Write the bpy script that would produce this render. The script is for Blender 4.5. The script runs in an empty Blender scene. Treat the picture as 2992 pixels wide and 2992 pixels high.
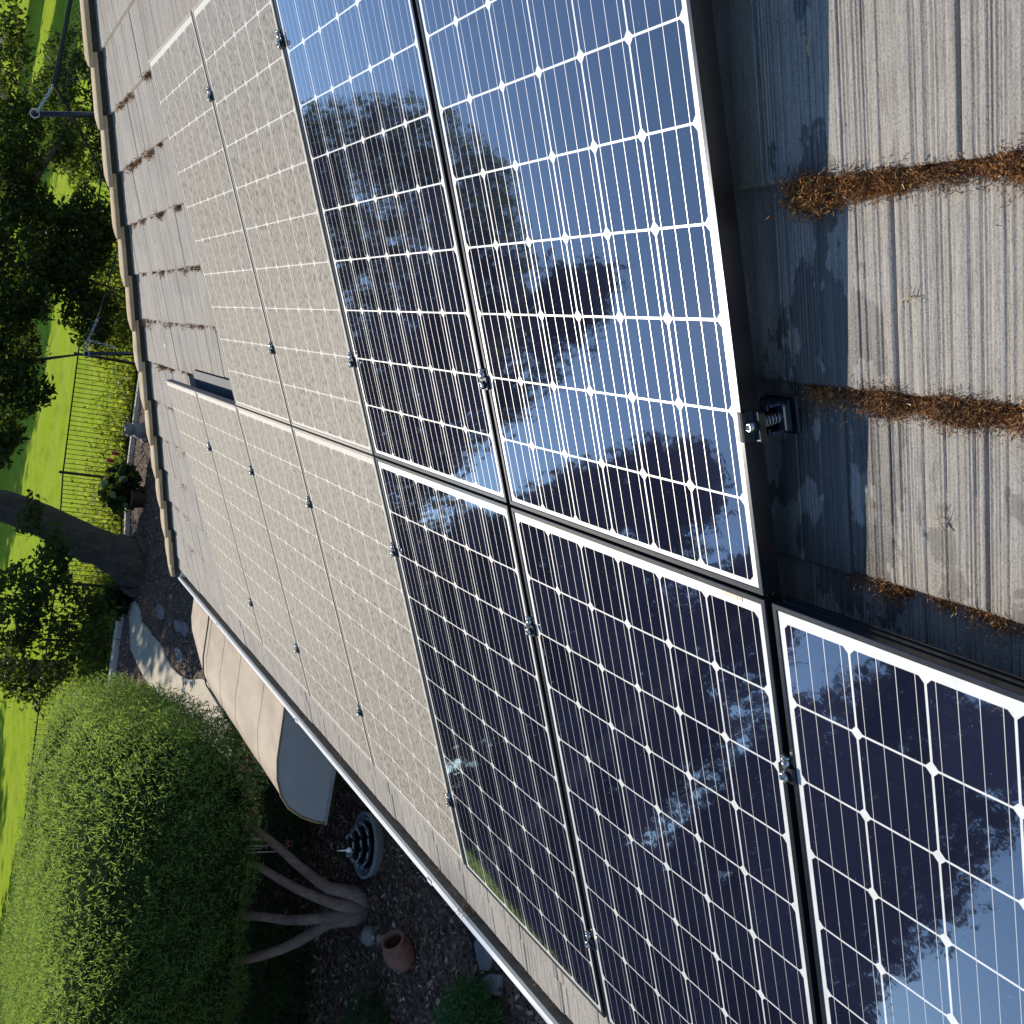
import bpy, math, random
import numpy as np
from mathutils import Matrix, Vector

scene = bpy.context.scene
col = scene.collection
rng = np.random.default_rng(7)
random.seed(7)
PH = math.radians(23.0)

# ------------------------------------------------------------------ camera
cam_d = bpy.data.cameras.new("camera"); cam = bpy.data.objects.new("camera", cam_d); col.objects.link(cam)
R_ = Vector((0.17743891, -0.45513736, -0.87256256)); D_ = Vector((-0.97916099, -0.17064820, -0.11010430)); F_ = Vector((-0.09878864, 0.87391600, -0.47593237))
cm = Matrix.Identity(4)
for i in range(3):
    cm[i][0] = R_[i]; cm[i][1] = -D_[i]; cm[i][2] = -F_[i]
cm[0][3], cm[1][3], cm[2][3] = 0.29353710, -2.43538732, 1.34649137
cam.matrix_world = cm
cam_d.sensor_width = 36; cam_d.lens = 38.157; cam_d.clip_start = 0.02; cam_d.clip_end = 2000
scene.camera = cam
scene.render.resolution_x = 1024; scene.render.resolution_y = 1024

# ------------------------------------------------------------------ sky, sun, exposure
SUN = Vector((-0.3800, 0.7400, 0.5562)).normalized()
w = bpy.data.worlds.new("World"); scene.world = w; w.use_nodes = True
nt = w.node_tree; bg = nt.nodes["Background"]
sky = nt.nodes.new("ShaderNodeTexSky"); sky.sky_type = 'NISHITA'; sky.sun_disc = False
sky.sun_elevation = math.asin(SUN.z); sky.sun_rotation = math.atan2(SUN.x, SUN.y)
sky.air_density = 1.0; sky.dust_density = 0.0; sky.ozone_density = 3.5
nt.links.new(sky.outputs[0], bg.inputs[0]); bg.inputs[1].default_value = 0.15
sl = bpy.data.lights.new("sun", 'SUN'); sl.energy = 4.6; sl.angle = math.radians(0.5); sl.color = (1.0, 0.91, 0.76)
so = bpy.data.objects.new("sun", sl); col.objects.link(so)
so.rotation_euler = SUN.to_track_quat('Z', 'Y').to_euler()
scene.view_settings.view_transform = 'Standard'; scene.view_settings.look = 'None'
scene.view_settings.exposure = 0.35; scene.view_settings.gamma = 1.0

# ------------------------------------------------------------------ frames
A_ = Vector((0, -1, 0)); B_ = Vector((-math.cos(PH), 0, -math.sin(PH))); N_ = Vector((-math.sin(PH), 0, math.cos(PH)))
def P(a, b, h=0.0): return A_ * a + B_ * b + N_ * h
RF = Matrix(((A_.x, -B_.x, N_.x, 0), (A_.y, -B_.y, N_.y, 0), (A_.z, -B_.z, N_.z, 0), (0, 0, 0, 1)))   # local x=a, y=-b, z=normal
GZ = -3.3

# ------------------------------------------------------------------ object helpers
def tag(o, label=None, cat=None, group=None, kind=None):
    if label: o["label"] = label
    if cat: o["category"] = cat
    if group: o["group"] = group
    if kind: o["kind"] = kind
    return o
def empty(name, M=None, label=None, cat=None, group=None):
    o = bpy.data.objects.new(name, None); o.empty_display_size = 0.1; col.objects.link(o)
    if M is not None: o.matrix_world = M
    return tag(o, label, cat, group)
class MB:
    def __init__(s): s.v = []; s.f = []
    def add(s, vs, fs):
        n = len(s.v); s.v += [tuple(v) for v in vs]; s.f += [tuple(i + n for i in f) for f in fs]
    def box(s, c, d, M=None, bev=0.0):
        x, y, z = d[0] / 2, d[1] / 2, d[2] / 2
        if bev <= 0:
            vs = [Vector((sx * x, sy * y, sz * z)) for sz in (-1, 1) for sy in (-1, 1) for sx in (-1, 1)]
            fs = [(0, 2, 3, 1), (4, 5, 7, 6), (0, 1, 5, 4), (2, 6, 7, 3), (0, 4, 6, 2), (1, 3, 7, 5)]
        else:
            b = bev; vs = []; ring = [(-x + b, -y), (x - b, -y), (x, -y + b), (x, y - b), (x - b, y), (-x + b, y), (-x, y - b), (-x, -y + b)]
            for (k, zz) in ((1 - b / max(x, y), -z), (1, -z + b), (1, z - b), (1 - b / max(x, y), z)):
                vs += [Vector((px_ * k, py_ * k, zz)) for px_, py_ in ring]
            fs = [tuple(reversed(range(8))), tuple(range(24, 32))]
            for r in range(3):
                for i in range(8):
                    j = (i + 1) % 8; fs.append((r * 8 + i, r * 8 + j, r * 8 + 8 + j, r * 8 + 8 + i))
        if M is not None: vs = [M @ v for v in vs]
        s.add([v + Vector(c) for v in vs], fs)
    def tube(s, pts, rad, n=8, cap=True):
        pts = [Vector(p) for p in pts]; k = len(pts)
        if not hasattr(rad, '__len__'): rad = [rad] * k
        up = None; vs = []
        for i in range(k):
            t = (pts[min(i + 1, k - 1)] - pts[max(i - 1, 0)]).normalized()
            if up is None:
                up = Vector((0, 0, 1)) if abs(t.z) < .9 else Vector((1, 0, 0))
            e1 = (up - t * up.dot(t)).normalized(); e2 = t.cross(e1); up = e1
            for j in range(n):
                an = 2 * math.pi * j / n; vs.append(pts[i] + (e1 * math.cos(an) + e2 * math.sin(an)) * rad[i])
        fs = [(i * n + j, i * n + (j + 1) % n, (i + 1) * n + (j + 1) % n, (i + 1) * n + j) for i in range(k - 1) for j in range(n)]
        if cap: fs += [tuple(reversed(range(n))), tuple(range((k - 1) * n, k * n))]
        s.add(vs, fs)
    def lathe(s, prof, c=(0, 0, 0), n=32, M=None):
        vs = []
        for r, z in prof:
            for j in range(n):
                an = 2 * math.pi * j / n; v = Vector((r * math.cos(an), r * math.sin(an), z))
                vs.append((M @ v if M is not None else v) + Vector(c))
        fs = [(i * n + j, i * n + (j + 1) % n, (i + 1) * n + (j + 1) % n, (i + 1) * n + j) for i in range(len(prof) - 1) for j in range(n)]
        s.add(vs, fs)
    def build(s, name, mat, parent=None, smooth=False, M=None):
        me = bpy.data.meshes.new(name); me.from_pydata([tuple(v) for v in s.v], [], s.f); me.update()
        me.materials.append(mat)
        if smooth: me.shade_smooth()
        o = bpy.data.objects.new(name, me); col.objects.link(o)
        if parent is not None: o.parent = parent
        if M is not None: o.matrix_local = M if parent is not None else M
        return o
def npmesh(name, V, Fc, mat, parent=None, smooth=False):
    """V (n,3), Fc (m,k) constant polygon size"""
    V = np.asarray(V, dtype=np.float32); Fc = np.asarray(Fc, dtype=np.int32)
    me = bpy.data.meshes.new(name); me.vertices.add(len(V)); me.vertices.foreach_set("co", V.ravel())
    m, k = Fc.shape; me.loops.add(m * k); me.loops.foreach_set("vertex_index", Fc.ravel())
    me.polygons.add(m); me.polygons.foreach_set("loop_start", np.arange(0, m * k, k, dtype=np.int32))
    me.polygons.foreach_set("loop_total", np.full(m, k, dtype=np.int32))
    me.update(calc_edges=True); me.materials.append(mat)
    if smooth: me.shade_smooth()
    o = bpy.data.objects.new(name, me); col.objects.link(o)
    if parent is not None: o.parent = parent
    return o
def copy_tree(o, parent=None):
    c = o.copy(); col.objects.link(c)
    if parent is not None: c.parent = parent
    for ch in list(o.children):
        copy_tree(ch, c)
    return c

# ------------------------------------------------------------------ material helpers
class NT:
    def __init__(s, name):
        s.m = bpy.data.materials.new(name); s.m.use_nodes = True; s.t = s.m.node_tree; s.n = s.t.nodes
        s.b = s.n["Principled BSDF"]; s.out = s.n["Material Output"]; s._c = None
    def link(s, a, b): s.t.links.new(a, b)
    def co(s, kind='Object'):
        if s._c is None: s._c = s.n.new("ShaderNodeTexCoord")
        return s._c.outputs[kind]
    def val(s, x, inp):
        if isinstance(x, (int, float)): inp.default_value = x
        elif isinstance(x, tuple): inp.default_value = x if len(x) == 4 or inp.type == 'VECTOR' else (*x, 1)
        else: s.link(x, inp)
    def math(s, op, a, b=0.0, c=0.0, clamp=False):
        n = s.n.new("ShaderNodeMath"); n.operation = op; n.use_clamp = clamp
        s.val(a, n.inputs[0]); s.val(b, n.inputs[1]); s.val(c, n.inputs[2]); return n.outputs[0]
    def sep(s, v):
        n = s.n.new("ShaderNodeSeparateXYZ"); s.link(v, n.inputs[0]); return n.outputs
    def scale(s, v, sc, loc=(0, 0, 0)):
        n = s.n.new("ShaderNodeMapping"); s.link(v, n.inputs[0]); n.inputs['Scale'].default_value = sc; n.inputs['Location'].default_value = loc; return n.outputs[0]
    def noise(s, v, scale, detail=3, rough=.55):
        n = s.n.new("ShaderNodeTexNoise"); s.link(v, n.inputs['Vector']); n.inputs['Scale'].default_value = scale
        n.inputs['Detail'].default_value = detail; n.inputs['Roughness'].default_value = rough; return n.outputs['Fac']
    def ramp(s, f, stops):
        n = s.n.new("ShaderNodeValToRGB"); e = n.color_ramp.elements
        while len(e) < len(stops): e.new(0.5)
        for q, (p_, c_) in zip(e, stops):
            q.position = p_; q.color = (*c_, 1) if isinstance(c_, tuple) else (c_, c_, c_, 1)
        s.link(f, n.inputs[0]); return n.outputs[0]
    def step(s, f, lo, hi):
        n = s.n.new("ShaderNodeMapRange"); s.val(f, n.inputs[0]); n.inputs[1].default_value = lo; n.inputs[2].default_value = hi
        return n.outputs[0]
    def mix(s, f, a, b, mode='MIX'):
        n = s.n.new("ShaderNodeMix"); n.data_type = 'RGBA'; n.blend_type = mode
        s.val(f, n.inputs[0]); s.val(a, n.inputs[6]); s.val(b, n.inputs[7]); return n.outputs[2]
    def bump(s, h, strength=.3, dist=.01):
        n = s.n.new("ShaderNodeBump"); s.link(h, n.inputs['Height']); n.inputs['Strength'].default_value = strength
        n.inputs['Distance'].default_value = dist; s.link(n.outputs[0], s.b.inputs['Normal']); return n
    def set(s, **k):
        for a, v in k.items(): s.val(v, s.b.inputs[a.replace('_', ' ')])
        return s
def simple(name, c, rough=.5, metal=0.0, var=.25, sc=20.0, bump=0.0, spec=.5):
    m = NT(name); f = m.noise(m.co(), sc, 4)
    lo = tuple(x * (1 - var) for x in c); hi = tuple(min(1, x * (1 + var)) for x in c)
    m.link(m.ramp(f, [(.3, lo), (.7, hi)]), m.b.inputs['Base Color'])
    m.set(Roughness=rough, Metallic=metal); m.b.inputs['Specular IOR Level'].default_value = spec
    if bump: m.bump(f, bump, .01)
    return m.m

# ---- solar laminate
CS = .1585
def laminate(name, dust):
    m = NT(name); x, y, z = m.sep(m.co())
    u = m.math('DIVIDE', m.math('SUBTRACT', x, .0225), CS); v = m.math('DIVIDE', m.math('SUBTRACT', m.math('MULTIPLY', y, -1), .031), CS)
    def tri(t): return m.math('ABSOLUTE', m.math('SUBTRACT', m.math('FRACT', t), .5))       # 0.5 at cell borders
    tu, tv = tri(u), tri(v)
    lu = m.step(tu, .482, .488); lv = m.step(tv, .484, .490)
    ch = m.step(m.math('ADD', tu, tv), .905, .913)
    inside = m.math('MULTIPLY', m.math('MULTIPLY', m.math('GREATER_THAN', u, .0), m.math('LESS_THAN', u, 6.0)),
                    m.math('MULTIPLY', m.math('GREATER_THAN', v, .0), m.math('LESS_THAN', v, 10.0)))
    white = m.math('MAXIMUM', m.math('MAXIMUM', lu, lv), ch)
    white = m.math('MAXIMUM', white, m.math('SUBTRACT', 1.0, inside))
    ub = m.math('MULTIPLY', u, 4.0); bb = m.math('ABSOLUTE', m.math('SUBTRACT', m.math('FRACT', ub), .5))
    bus = m.math('MULTIPLY', m.math('LESS_THAN', bb, .018), inside)
    vin = m.math('MULTIPLY', m.math('GREATER_THAN', v, -.12), m.math('LESS_THAN', v, 10.05))
    busw = m.math('MULTIPLY', m.math('LESS_THAN', bb, .018), vin)
    # slight shade difference from one cell to the next
    wn = m.n.new("ShaderNodeTexWhiteNoise"); wn.noise_dimensions = '3D'
    cv = m.n.new("ShaderNodeCombineXYZ"); m.link(m.math('FLOOR', u), cv.inputs[0]); m.link(m.math('FLOOR', v), cv.inputs[1])
    oi = m.n.new("ShaderNodeObjectInfo"); m.link(oi.outputs['Random'], cv.inputs[2]); m.link(cv.outputs[0], wn.inputs[0])
    fine = m.math('MULTIPLY', m.step(m.math('ABSOLUTE', m.math('SUBTRACT', m.math('FRACT', m.math('MULTIPLY', v, 70.0)), .5)), .34, .5), .006)
    cell = m.mix(wn.outputs[0], (.006, .008, .024), (.013, .016, .042))
    cell = m.mix(1.0, cell, m.ramp(fine, [(0, (0, 0, 0)), (1, (.5, .5, .6))]), 'ADD')
    wcol = m.ramp(m.noise(m.co(), 30, 3), [(.35, (.70, .70, .67)), (.65, (.80, .80, .77))])
    base = m.mix(white, cell, wcol); base = m.mix(m.math('MAXIMUM', bus, m.math('MULTIPLY', busw, m.math('MULTIPLY', white, .25))), base, (.62, .60, .57))
    wav = m.noise(m.scale(m.co(), (1, 1, 1)), 26, 2)
    grit = m.noise(m.co(), 900, 2)
    if not dust:
        spots = m.step(m.noise(m.scale(m.co(), (1, 1, 1)), 210, 2, .4), .735, .77)
        film = m.math('MULTIPLY', m.noise(m.co(), 3.0, 4), .012)
        # a few streaks where wash water dried
        base = m.mix(m.math('ADD', m.math('MULTIPLY', spots, .35), film), base, (.55, .55, .55))
        m.set(Base_Color=base, Roughness=m.math('ADD', .035, m.math('MULTIPLY', m.math('MAXIMUM', white, bus), .3)), Metallic=m.math('MULTIPLY', bus, .35), IOR=1.9)
        m.set(Coat_Weight=1.0, Coat_Roughness=.012, Coat_IOR=1.8)
        bn = m.n.new("ShaderNodeBump"); bn.inputs['Strength'].default_value = .022; bn.inputs['Distance'].default_value = .004
        m.link(wav, bn.inputs['Height']); m.link(bn.outputs[0], m.b.inputs['Coat Normal']); m.link(bn.outputs[0], m.b.inputs['Normal'])
    else:
        sv = m.scale(m.co(), (1.1, .42, 1.0))
        sp = m.noise(sv, 82, 4, .75); big = m.noise(m.co(), 2.2, 4, .6)
        streak = m.noise(m.scale(m.co(), (1.0, .05, 1.0)), 60, 3)
        dcol = m.ramp(sp, [(.40, (.060, .052, .042)), (.47, (.230, .207, .172)), (.56, (.335, .303, .255))])
        dcol = m.mix(m.math('MULTIPLY', m.step(big, .35, .7), .30), dcol, (.31, .285, .245))
        dcol = m.mix(m.math('MULTIPLY', m.step(streak, .45, .7), .24), dcol, (.12, .105, .082))
        lines = m.math('MAXIMUM', m.math('MULTIPLY', white, .64), m.math('MULTIPLY', bus, .22))
        base = m.mix(lines, dcol, (.80, .77, .70))
        m.set(Base_Color=base, Roughness=.8); m.b.inputs['Specular IOR Level'].default_value = .12
        m.set(Coat_Weight=.22, Coat_Roughness=.30, Coat_IOR=1.5)
        m.bump(sp, .15, .002)
    return m.m
M_clean = laminate("clean_cells", False); M_dust = laminate("dusty_cells", True)
def framemat(name, c, rough):
    m = NT(name); f = m.noise(m.scale(m.co(), (8, 8, 60)), 12, 3)
    m.set(Base_Color=m.ramp(f, [(.3, tuple(x * .8 for x in c)), (.75, tuple(x * 1.35 for x in c))]), Roughness=rough, Metallic=.6)
    m.b.inputs['Coat Weight'].default_value = .25; m.b.inputs['Coat Roughness'].default_value = .12
    return m.m
M_frame = framemat("black_frame", (.022, .025, .032), .28)
M_dframe = simple("dusty_frame", (.27, .24, .20), .7, 0, .3, 60)

# ---- roof tile
def tilemat():
    m = NT("concrete_tile"); co = m.co(); x, y, z = m.sep(co)
    g = m.noise(co, 260, 3, .7); g2 = m.noise(co, 800, 2, .6)
    st = m.noise(m.scale(co, (1, .03, 1)), 210, 3, .6); blot = m.noise(co, 2.3, 5, .6)
    c = m.ramp(st, [(.28, (.195, .175, .150)), (.45, (.325, .298, .264)), (.62, (.385, .355, .316)), (.78, (.46, .425, .38))])
    c = m.mix(m.step(g, .36, .52), m.mix(.50, c, (.09, .08, .072)), c)
    c = m.mix(m.math('MULTIPLY', m.step(g2, .56, .66), .45), c, (.60, .57, .53))
    c = m.mix(m.math('MULTIPLY', m.step(blot, .50, .68), .22), c, (.16, .13, .105))
    # per-tile tone (tile columns shift by half a tile each course)
    row = m.math('FLOOR', m.math('DIVIDE', m.math('ADD', y, 30.0 - .268), .333))
    wn = m.n.new("ShaderNodeTexWhiteNoise"); cv = m.n.new("ShaderNodeCombineXYZ")
    off = m.math('MULTIPLY', m.math('FLOORED_MODULO', row, 2.0), .1425)
    m.link(m.math('FLOOR', m.math('DIVIDE', m.math('ADD', m.math('SUBTRACT', x, 1.07), m.math('ADD', off, 28.5)), .285)), cv.inputs[0]); m.link(row, cv.inputs[1]); m.link(cv.outputs[0], wn.inputs[0])
    c = m.mix(m.math('MULTIPLY', wn.outputs[0], .22), c, (.20, .185, .17))
    # damp stains left by wash water on the tiles just beside the panels, with their own ragged outline
    dn = m.noise(m.scale(co, (1.6, .8, 1)), 9, 5, .6)
    near = m.math('SUBTRACT', 1.0, m.math('MULTIPLY', m.math('ABSOLUTE', m.math('SUBTRACT', x, 1.06)), 7.5))
    along = m.math('SUBTRACT', 1.0, m.math('MULTIPLY', m.math('ABSOLUTE', m.math('SUBTRACT', y, .27)), 2.1))
    wet = m.step(m.math('ADD', dn, m.math('MULTIPLY', m.math('ADD', m.math('MAXIMUM', near, -1.0), m.math('MAXIMUM', along, -1.0)), .17)), .66, .68)
    wet2 = m.step(m.math('ADD', m.noise(m.scale(co, (1.2, .8, 1)), 13, 5, .6), m.math('MULTIPLY', m.math('MAXIMUM', m.math('SUBTRACT', 1.0, m.math('MULTIPLY', m.math('ABSOLUTE', m.math('SUBTRACT', y, .14)), 7.0)), -1.0), .16)), .63, .67)
    wet2 = m.math('MULTIPLY', wet2, m.math('GREATER_THAN', x, 1.1))
    c = m.mix(m.math('MULTIPLY', wet, .62), c, (.030, .032, .034)); c = m.mix(m.math('MULTIPLY', wet2, .42), c, (.06, .055, .045))
    rust = m.step(m.noise(co, 16, 5, .7), .70, .76)
    c = m.mix(m.math('MULTIPLY', rust, .35), c, (.22, .10, .035))
    m.set(Base_Color=c, Roughness=m.math('SUBTRACT', .88, m.math('MULTIPLY', wet, .45)))
    m.b.inputs['Specular IOR Level'].default_value = .3
    m.bump(g, .55, .003); return m.m
M_tile = tilemat()
def capmat():
    m = NT("hip_cap_tile"); co = m.co(); f = m.noise(co, 5, 5, .6); g = m.noise(co, 160, 3, .7)
    c = m.ramp(f, [(.30, (.30, .23, .15)), (.50, (.44, .33, .19)), (.70, (.46, .40, .31))])
    c = m.mix(m.math('MULTIPLY', m.step(g, .52, .62), .35), c, (.14, .11, .08))
    m.set(Base_Color=c, Roughness=.9); m.bump(g, .5, .004); return m.m
M_cap = capmat()
M_darkgap = simple("deck_and_gap_shade", (.06, .055, .05), .95, 0, .4, 60)
M_white = simple("white_painted_metal", (.84, .84, .83), .25, 0, .05, 8)
M_gutin = simple("dark_gutter_inside", (.11, .105, .105), .6, .2, .4, 14)  # inside of the white gutter, coloured much darker
M_slate = simple("slate_blue_flashing", (.045, .055, .080), .75, .0, .25, 30)
M_fascia = simple("cream_fascia_paint", (.55, .50, .42), .6, 0, .1, 6)
M_stucco = simple("cream_stucco", (.50, .45, .37), .9, 0, .12, 60, .3)

# ------------------------------------------------------------------ ground, lawn, beds
def sheet(name, poly, z, mat, label=None, kind="structure", thick=None):
    b = MB(); n = len(poly)
    b.add([(x, y, z) for x, y in poly], [tuple(range(n))])
    if thick:
        b.add([(x, y, z) for x, y in poly] + [(x, y, z - thick) for x, y in poly], [(i, i + n, (i + 1) % n + n, (i + 1) % n) for i in range(n)])
    return tag(b.build(name, mat), label, kind=kind)
def grassmat():
    m = NT("fairway_grass"); co = m.co()
    n1 = m.noise(co, .35, 4); n2 = m.noise(m.scale(co, (1, 4, 1)), 3.0, 5, .7); n3 = m.noise(co, 26, 4, .75)
    c = m.ramp(n2, [(.3, (.18, .26, .020)), (.55, (.29, .40, .030)), (.75, (.38, .47, .045))])
    c = m.mix(m.math('MULTIPLY', m.step(n1, .4, .65), .5), c, (.36, .40, .07)); c = m.mix(m.math('MULTIPLY', m.step(m.noise(m.scale(co, (1, .5, 1)), 1.1, 5, .7), .48, .62), .45), c, (.15, .22, .025))
    c = m.mix(m.math('MULTIPLY', m.step(n3, .45, .65), .35), c, (.10, .17, .015))
    m.set(Base_Color=c, Roughness=1.0); m.b.inputs['Specular IOR Level'].default_value = 0.0; m.bump(n3, .5, .03); return m.m
def mulchmat():
    m = NT("bark_mulch"); co = m.co(); vo = m.n.new("ShaderNodeTexVoronoi"); m.link(m.scale(co, (1, .45, 1)), vo.inputs[0]); vo.inputs['Scale'].default_value = 34
    s = m.sep(vo.outputs['Color'])
    c = m.ramp(s[0], [(.0, (.040, .023, .015)), (.45, (.105, .060, .038)), (.8, (.18, .105, .066)), (1, (.30, .20, .13))])
    c = m.mix(m.math('MULTIPLY', m.step(m.noise(co, 1.2, 4), .4, .7), .4), c, (.05, .035, .028))
    m.set(Base_Color=c, Roughness=.95); m.bump(vo.outputs['Distance'], 1.0, .03); return m.m
def concmat(name, c0, c1):
    m = NT(name); co = m.co(); f = m.noise(co, 2.5, 6, .65); g = m.noise(co, 70, 3)
    c = m.ramp(f, [(.3, c0), (.7, c1)]); c = m.mix(m.math('MULTIPLY', m.step(g, .55, .65), .2), c, (.12, .10, .09))
    m.set(Base_Color=c, Roughness=.9); m.bump(g, .3, .004); return m.m
M_grass = grassmat(); M_mulch = mulchmat()
M_path = concmat("path_concrete", (.40, .35, .26), (.52, .46, .35)); M_curb = concmat("curb_stone", (.46, .40, .33), (.62, .55, .46))
M_stone = concmat("flagstone", (.15, .14, .135), (.25, .235, .22))
sheet("ground", [(-900, -300), (900, -300), (900, 1500), (-900, 1500)], GZ, M_grass)
FP = [(6.3, 27.6), (2.6, 27.4), (-.45, 27.2), (-3.45, 26.9), (-5.9, 25.1), (-7.35, 25.2), (-10.4, 24.9), (-13.4, 24.6)]
sheet("mulch_bed", [(-14, -8), (9, -8), (9, 27.6)] + FP[:] + [(-14, 24.6)], GZ + .004, M_mulch)
pathL = [(-6.14, 24.3), (-6.3, 23.72), (-6.5, 23.4), (-6.85, 23.0), (-6.9, 21.85), (-6.9, 21.0), (-6.85, 20.26), (-6.75, 19.5), (-6.5, 17.5), (-6.5, 15.5), (-6.4, 13.5)]
pathR = [(-5.8, 23.3), (-5.85, 22.6), (-6.02, 22.3), (-5.96, 21.7), (-5.96, 21.0), (-5.89, 20.2), (-5.86, 19.6), (-5.95, 19.2), (-5.93, 18.5), (-5.84, 17.7), (-5.69, 16.97), (-5.37, 16.03), (-5.3, 15.58), (-5.4, 15.2), (-5.42, 14.5), (-5.4, 13.5)]
sheet("garden_path", pathL + pathR[::-1], GZ + .05, M_path, thick=.06)
cb = MB()
for (p0, p1, p2, p3) in [((-5.6, 24.72), (-5.6, 24.45), (-6.3, 24.62), (-6.3, 24.95)), ((-6.32, 24.95), (-6.32, 24.62), (-7.1, 24.68), (-7.15, 25.02)), ((-7.17, 25.02), (-7.12, 24.68), (-8.6, 24.6), (-8.6, 24.9)),
                         ((2.5, 27.2), (2.5, 27.0), (-1.9, 26.78), (-1.9, 26.95)), ((-1.92, 26.95), (-1.92, 26.78), (-3.4, 26.6), (-3.4, 26.76)), ((-3.42, 26.76), (-3.35, 26.58), (-5.5, 24.8), (-5.58, 24.95))]:
    q = [p0, p1, p2, p3]; cb.add([(x, y, GZ + .12) for x, y in q] + [(x, y, GZ - .02) for x, y in q], [(0, 1, 2, 3), (0, 4, 5, 1), (1, 5, 6, 2), (2, 6, 7, 3), (3, 7, 4, 0)])
tag(cb.build("garden_curb", M_curb), kind="structure")

def chips(name, boxes, n, mat, smin, smax, label=None):
    P_ = []; 
    for (x0, x1, y0, y1, wgt) in boxes:
        k = int(n * wgt); P_.append(np.stack([rng.uniform(x0, x1, k), rng.uniform(y0, y1, k), GZ + .012 + rng.uniform(0, .03, k)], 1))
    C = np.concatenate(P_); k = len(C); an = rng.uniform(0, 6.28, k); s = rng.uniform(smin, smax, k); r = rng.uniform(.25, .6, k)
    t = np.stack([np.cos(an), np.sin(an), rng.normal(0, .35, k)], 1) * s[:, None]; o = np.stack([-np.sin(an), np.cos(an), rng.normal(0, .5, k)], 1) * (s * r)[:, None]
    mid = np.zeros((k, 3)); mid[:, 2] = s * .25
    V = np.stack([C - t, C + o * .8 + mid, C + t, C - o * .8 + mid * .3], 1).reshape(-1, 3)
    o_ = npmesh(name, V, np.arange(k * 4).reshape(-1, 4), mat); return tag(o_, label, kind="stuff")
def chipmat():
    m = NT("leaf_litter"); g = m.n.new("ShaderNodeNewGeometry")
    c = m.ramp(g.outputs['Random Per Island'], [(0, (.045, .024, .016)), (.4, (.125, .070, .042)), (.75, (.22, .13, .08)), (.93, (.37, .24, .15)), (1, (.50, .40, .30))])
    m.set(Base_Color=c, Roughness=.8); return m.m
M_chip = chipmat()
chips("leaf_litter", [(-7.5, -1.2, 2.5, 13, .62), (-9.5, 1.5, 13, 27, .38)], 52000, M_chip, .014, .045)

# ------------------------------------------------------------------ foliage
def leafmat(name, dark, light, trans, tw=.45, rough=.6, spec=.12):
    m = NT(name); g = m.n.new("ShaderNodeNewGeometry"); r = g.outputs['Random Per Island']
    mid = tuple((a + b) / 2 for a, b in zip(dark, light))
    c = m.ramp(r, [(0, dark), (.5, mid), (.94, light), (.97, (.20, .14, .06))] if 'hedge' in name else [(0, dark), (.5, mid), (.95, light)])
    big = m.noise(m.co(), 1.1, 3); c = m.mix(m.math('MULTIPLY', m.step(big, .35, .65), .4), c, tuple(x * .7 for x in mid))
    m.set(Base_Color=c, Roughness=rough); m.b.inputs['Specular IOR Level'].default_value = spec
    t = m.n.new("ShaderNodeBsdfTranslucent"); tc = m.ramp(r, [(0, tuple(x * .6 for x in trans)), (1, trans)]); m.link(tc, t.inputs[0])
    mx = m.n.new("ShaderNodeMixShader"); mx.inputs[0].default_value = tw; m.link(m.b.outputs[0], mx.inputs[1]); m.link(t.outputs[0], mx.inputs[2]); m.link(mx.outputs[0], m.out.inputs[0]); return m.m
M_oak = leafmat("oak_leaves", (.012, .024, .010), (.032, .050, .018), (.17, .25, .028), .38)
M_far = leafmat("distant_dark_leaves", (.010, .018, .008), (.028, .040, .015), (.05, .07, .012), .25)
M_rim = leafmat("yellow_green_leaves", (.06, .10, .015), (.16, .20, .03), (.45, .52, .05), .5)
M_hedge = leafmat("narrow_hedge_leaves", (.032, .066, .024), (.20, .33, .09), (.42, .60, .10), .45)
M_fern = leafmat("ferny_leaves", (.020, .045, .018), (.05, .10, .035), (.10, .20, .05), .3)
M_bright = leafmat("bright_plant_leaves", (.04, .11, .03), (.09, .20, .06), (.14, .28, .07), .35)
M_cover = leafmat("ground_cover_leaves", (.03, .06, .012), (.20, .27, .03), (.42, .50, .05), .5)
M_darkcore = simple("dark_foliage_core", (.018, .030, .010), 1.0, 0, .5, 9, 0, 0.0)  # dark solid cores standing in for the shaded inside of foliage
M_bark = None
def barkmat(name, c0, c1, c2, sc=6):
    m = NT(name); co = m.co(); f = m.noise(m.scale(co, (1, 1, .35)), sc, 6, .7); g = m.noise(m.scale(co, (1, 1, .25)), sc * 7, 4, .7)
    c = m.ramp(f, [(.3, c0), (.5, c1), (.7, c2)]); c = m.mix(m.math('MULTIPLY', m.step(g, .5, .65), .45), c, tuple(x * .4 for x in c0))
    m.set(Base_Color=c, Roughness=.9); m.bump(g, .9, .03); return m.m
M_bark = barkmat("oak_bark", (.035, .028, .022), (.072, .058, .045), (.115, .092, .07))
M_pink = barkmat("smooth_pinkish_bark", (.13, .085, .070), (.22, .150, .125), (.27, .21, .185), 4)
M_twig = simple("dry_twig", (.45, .34, .20), .8, 0, .3, 80)

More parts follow.
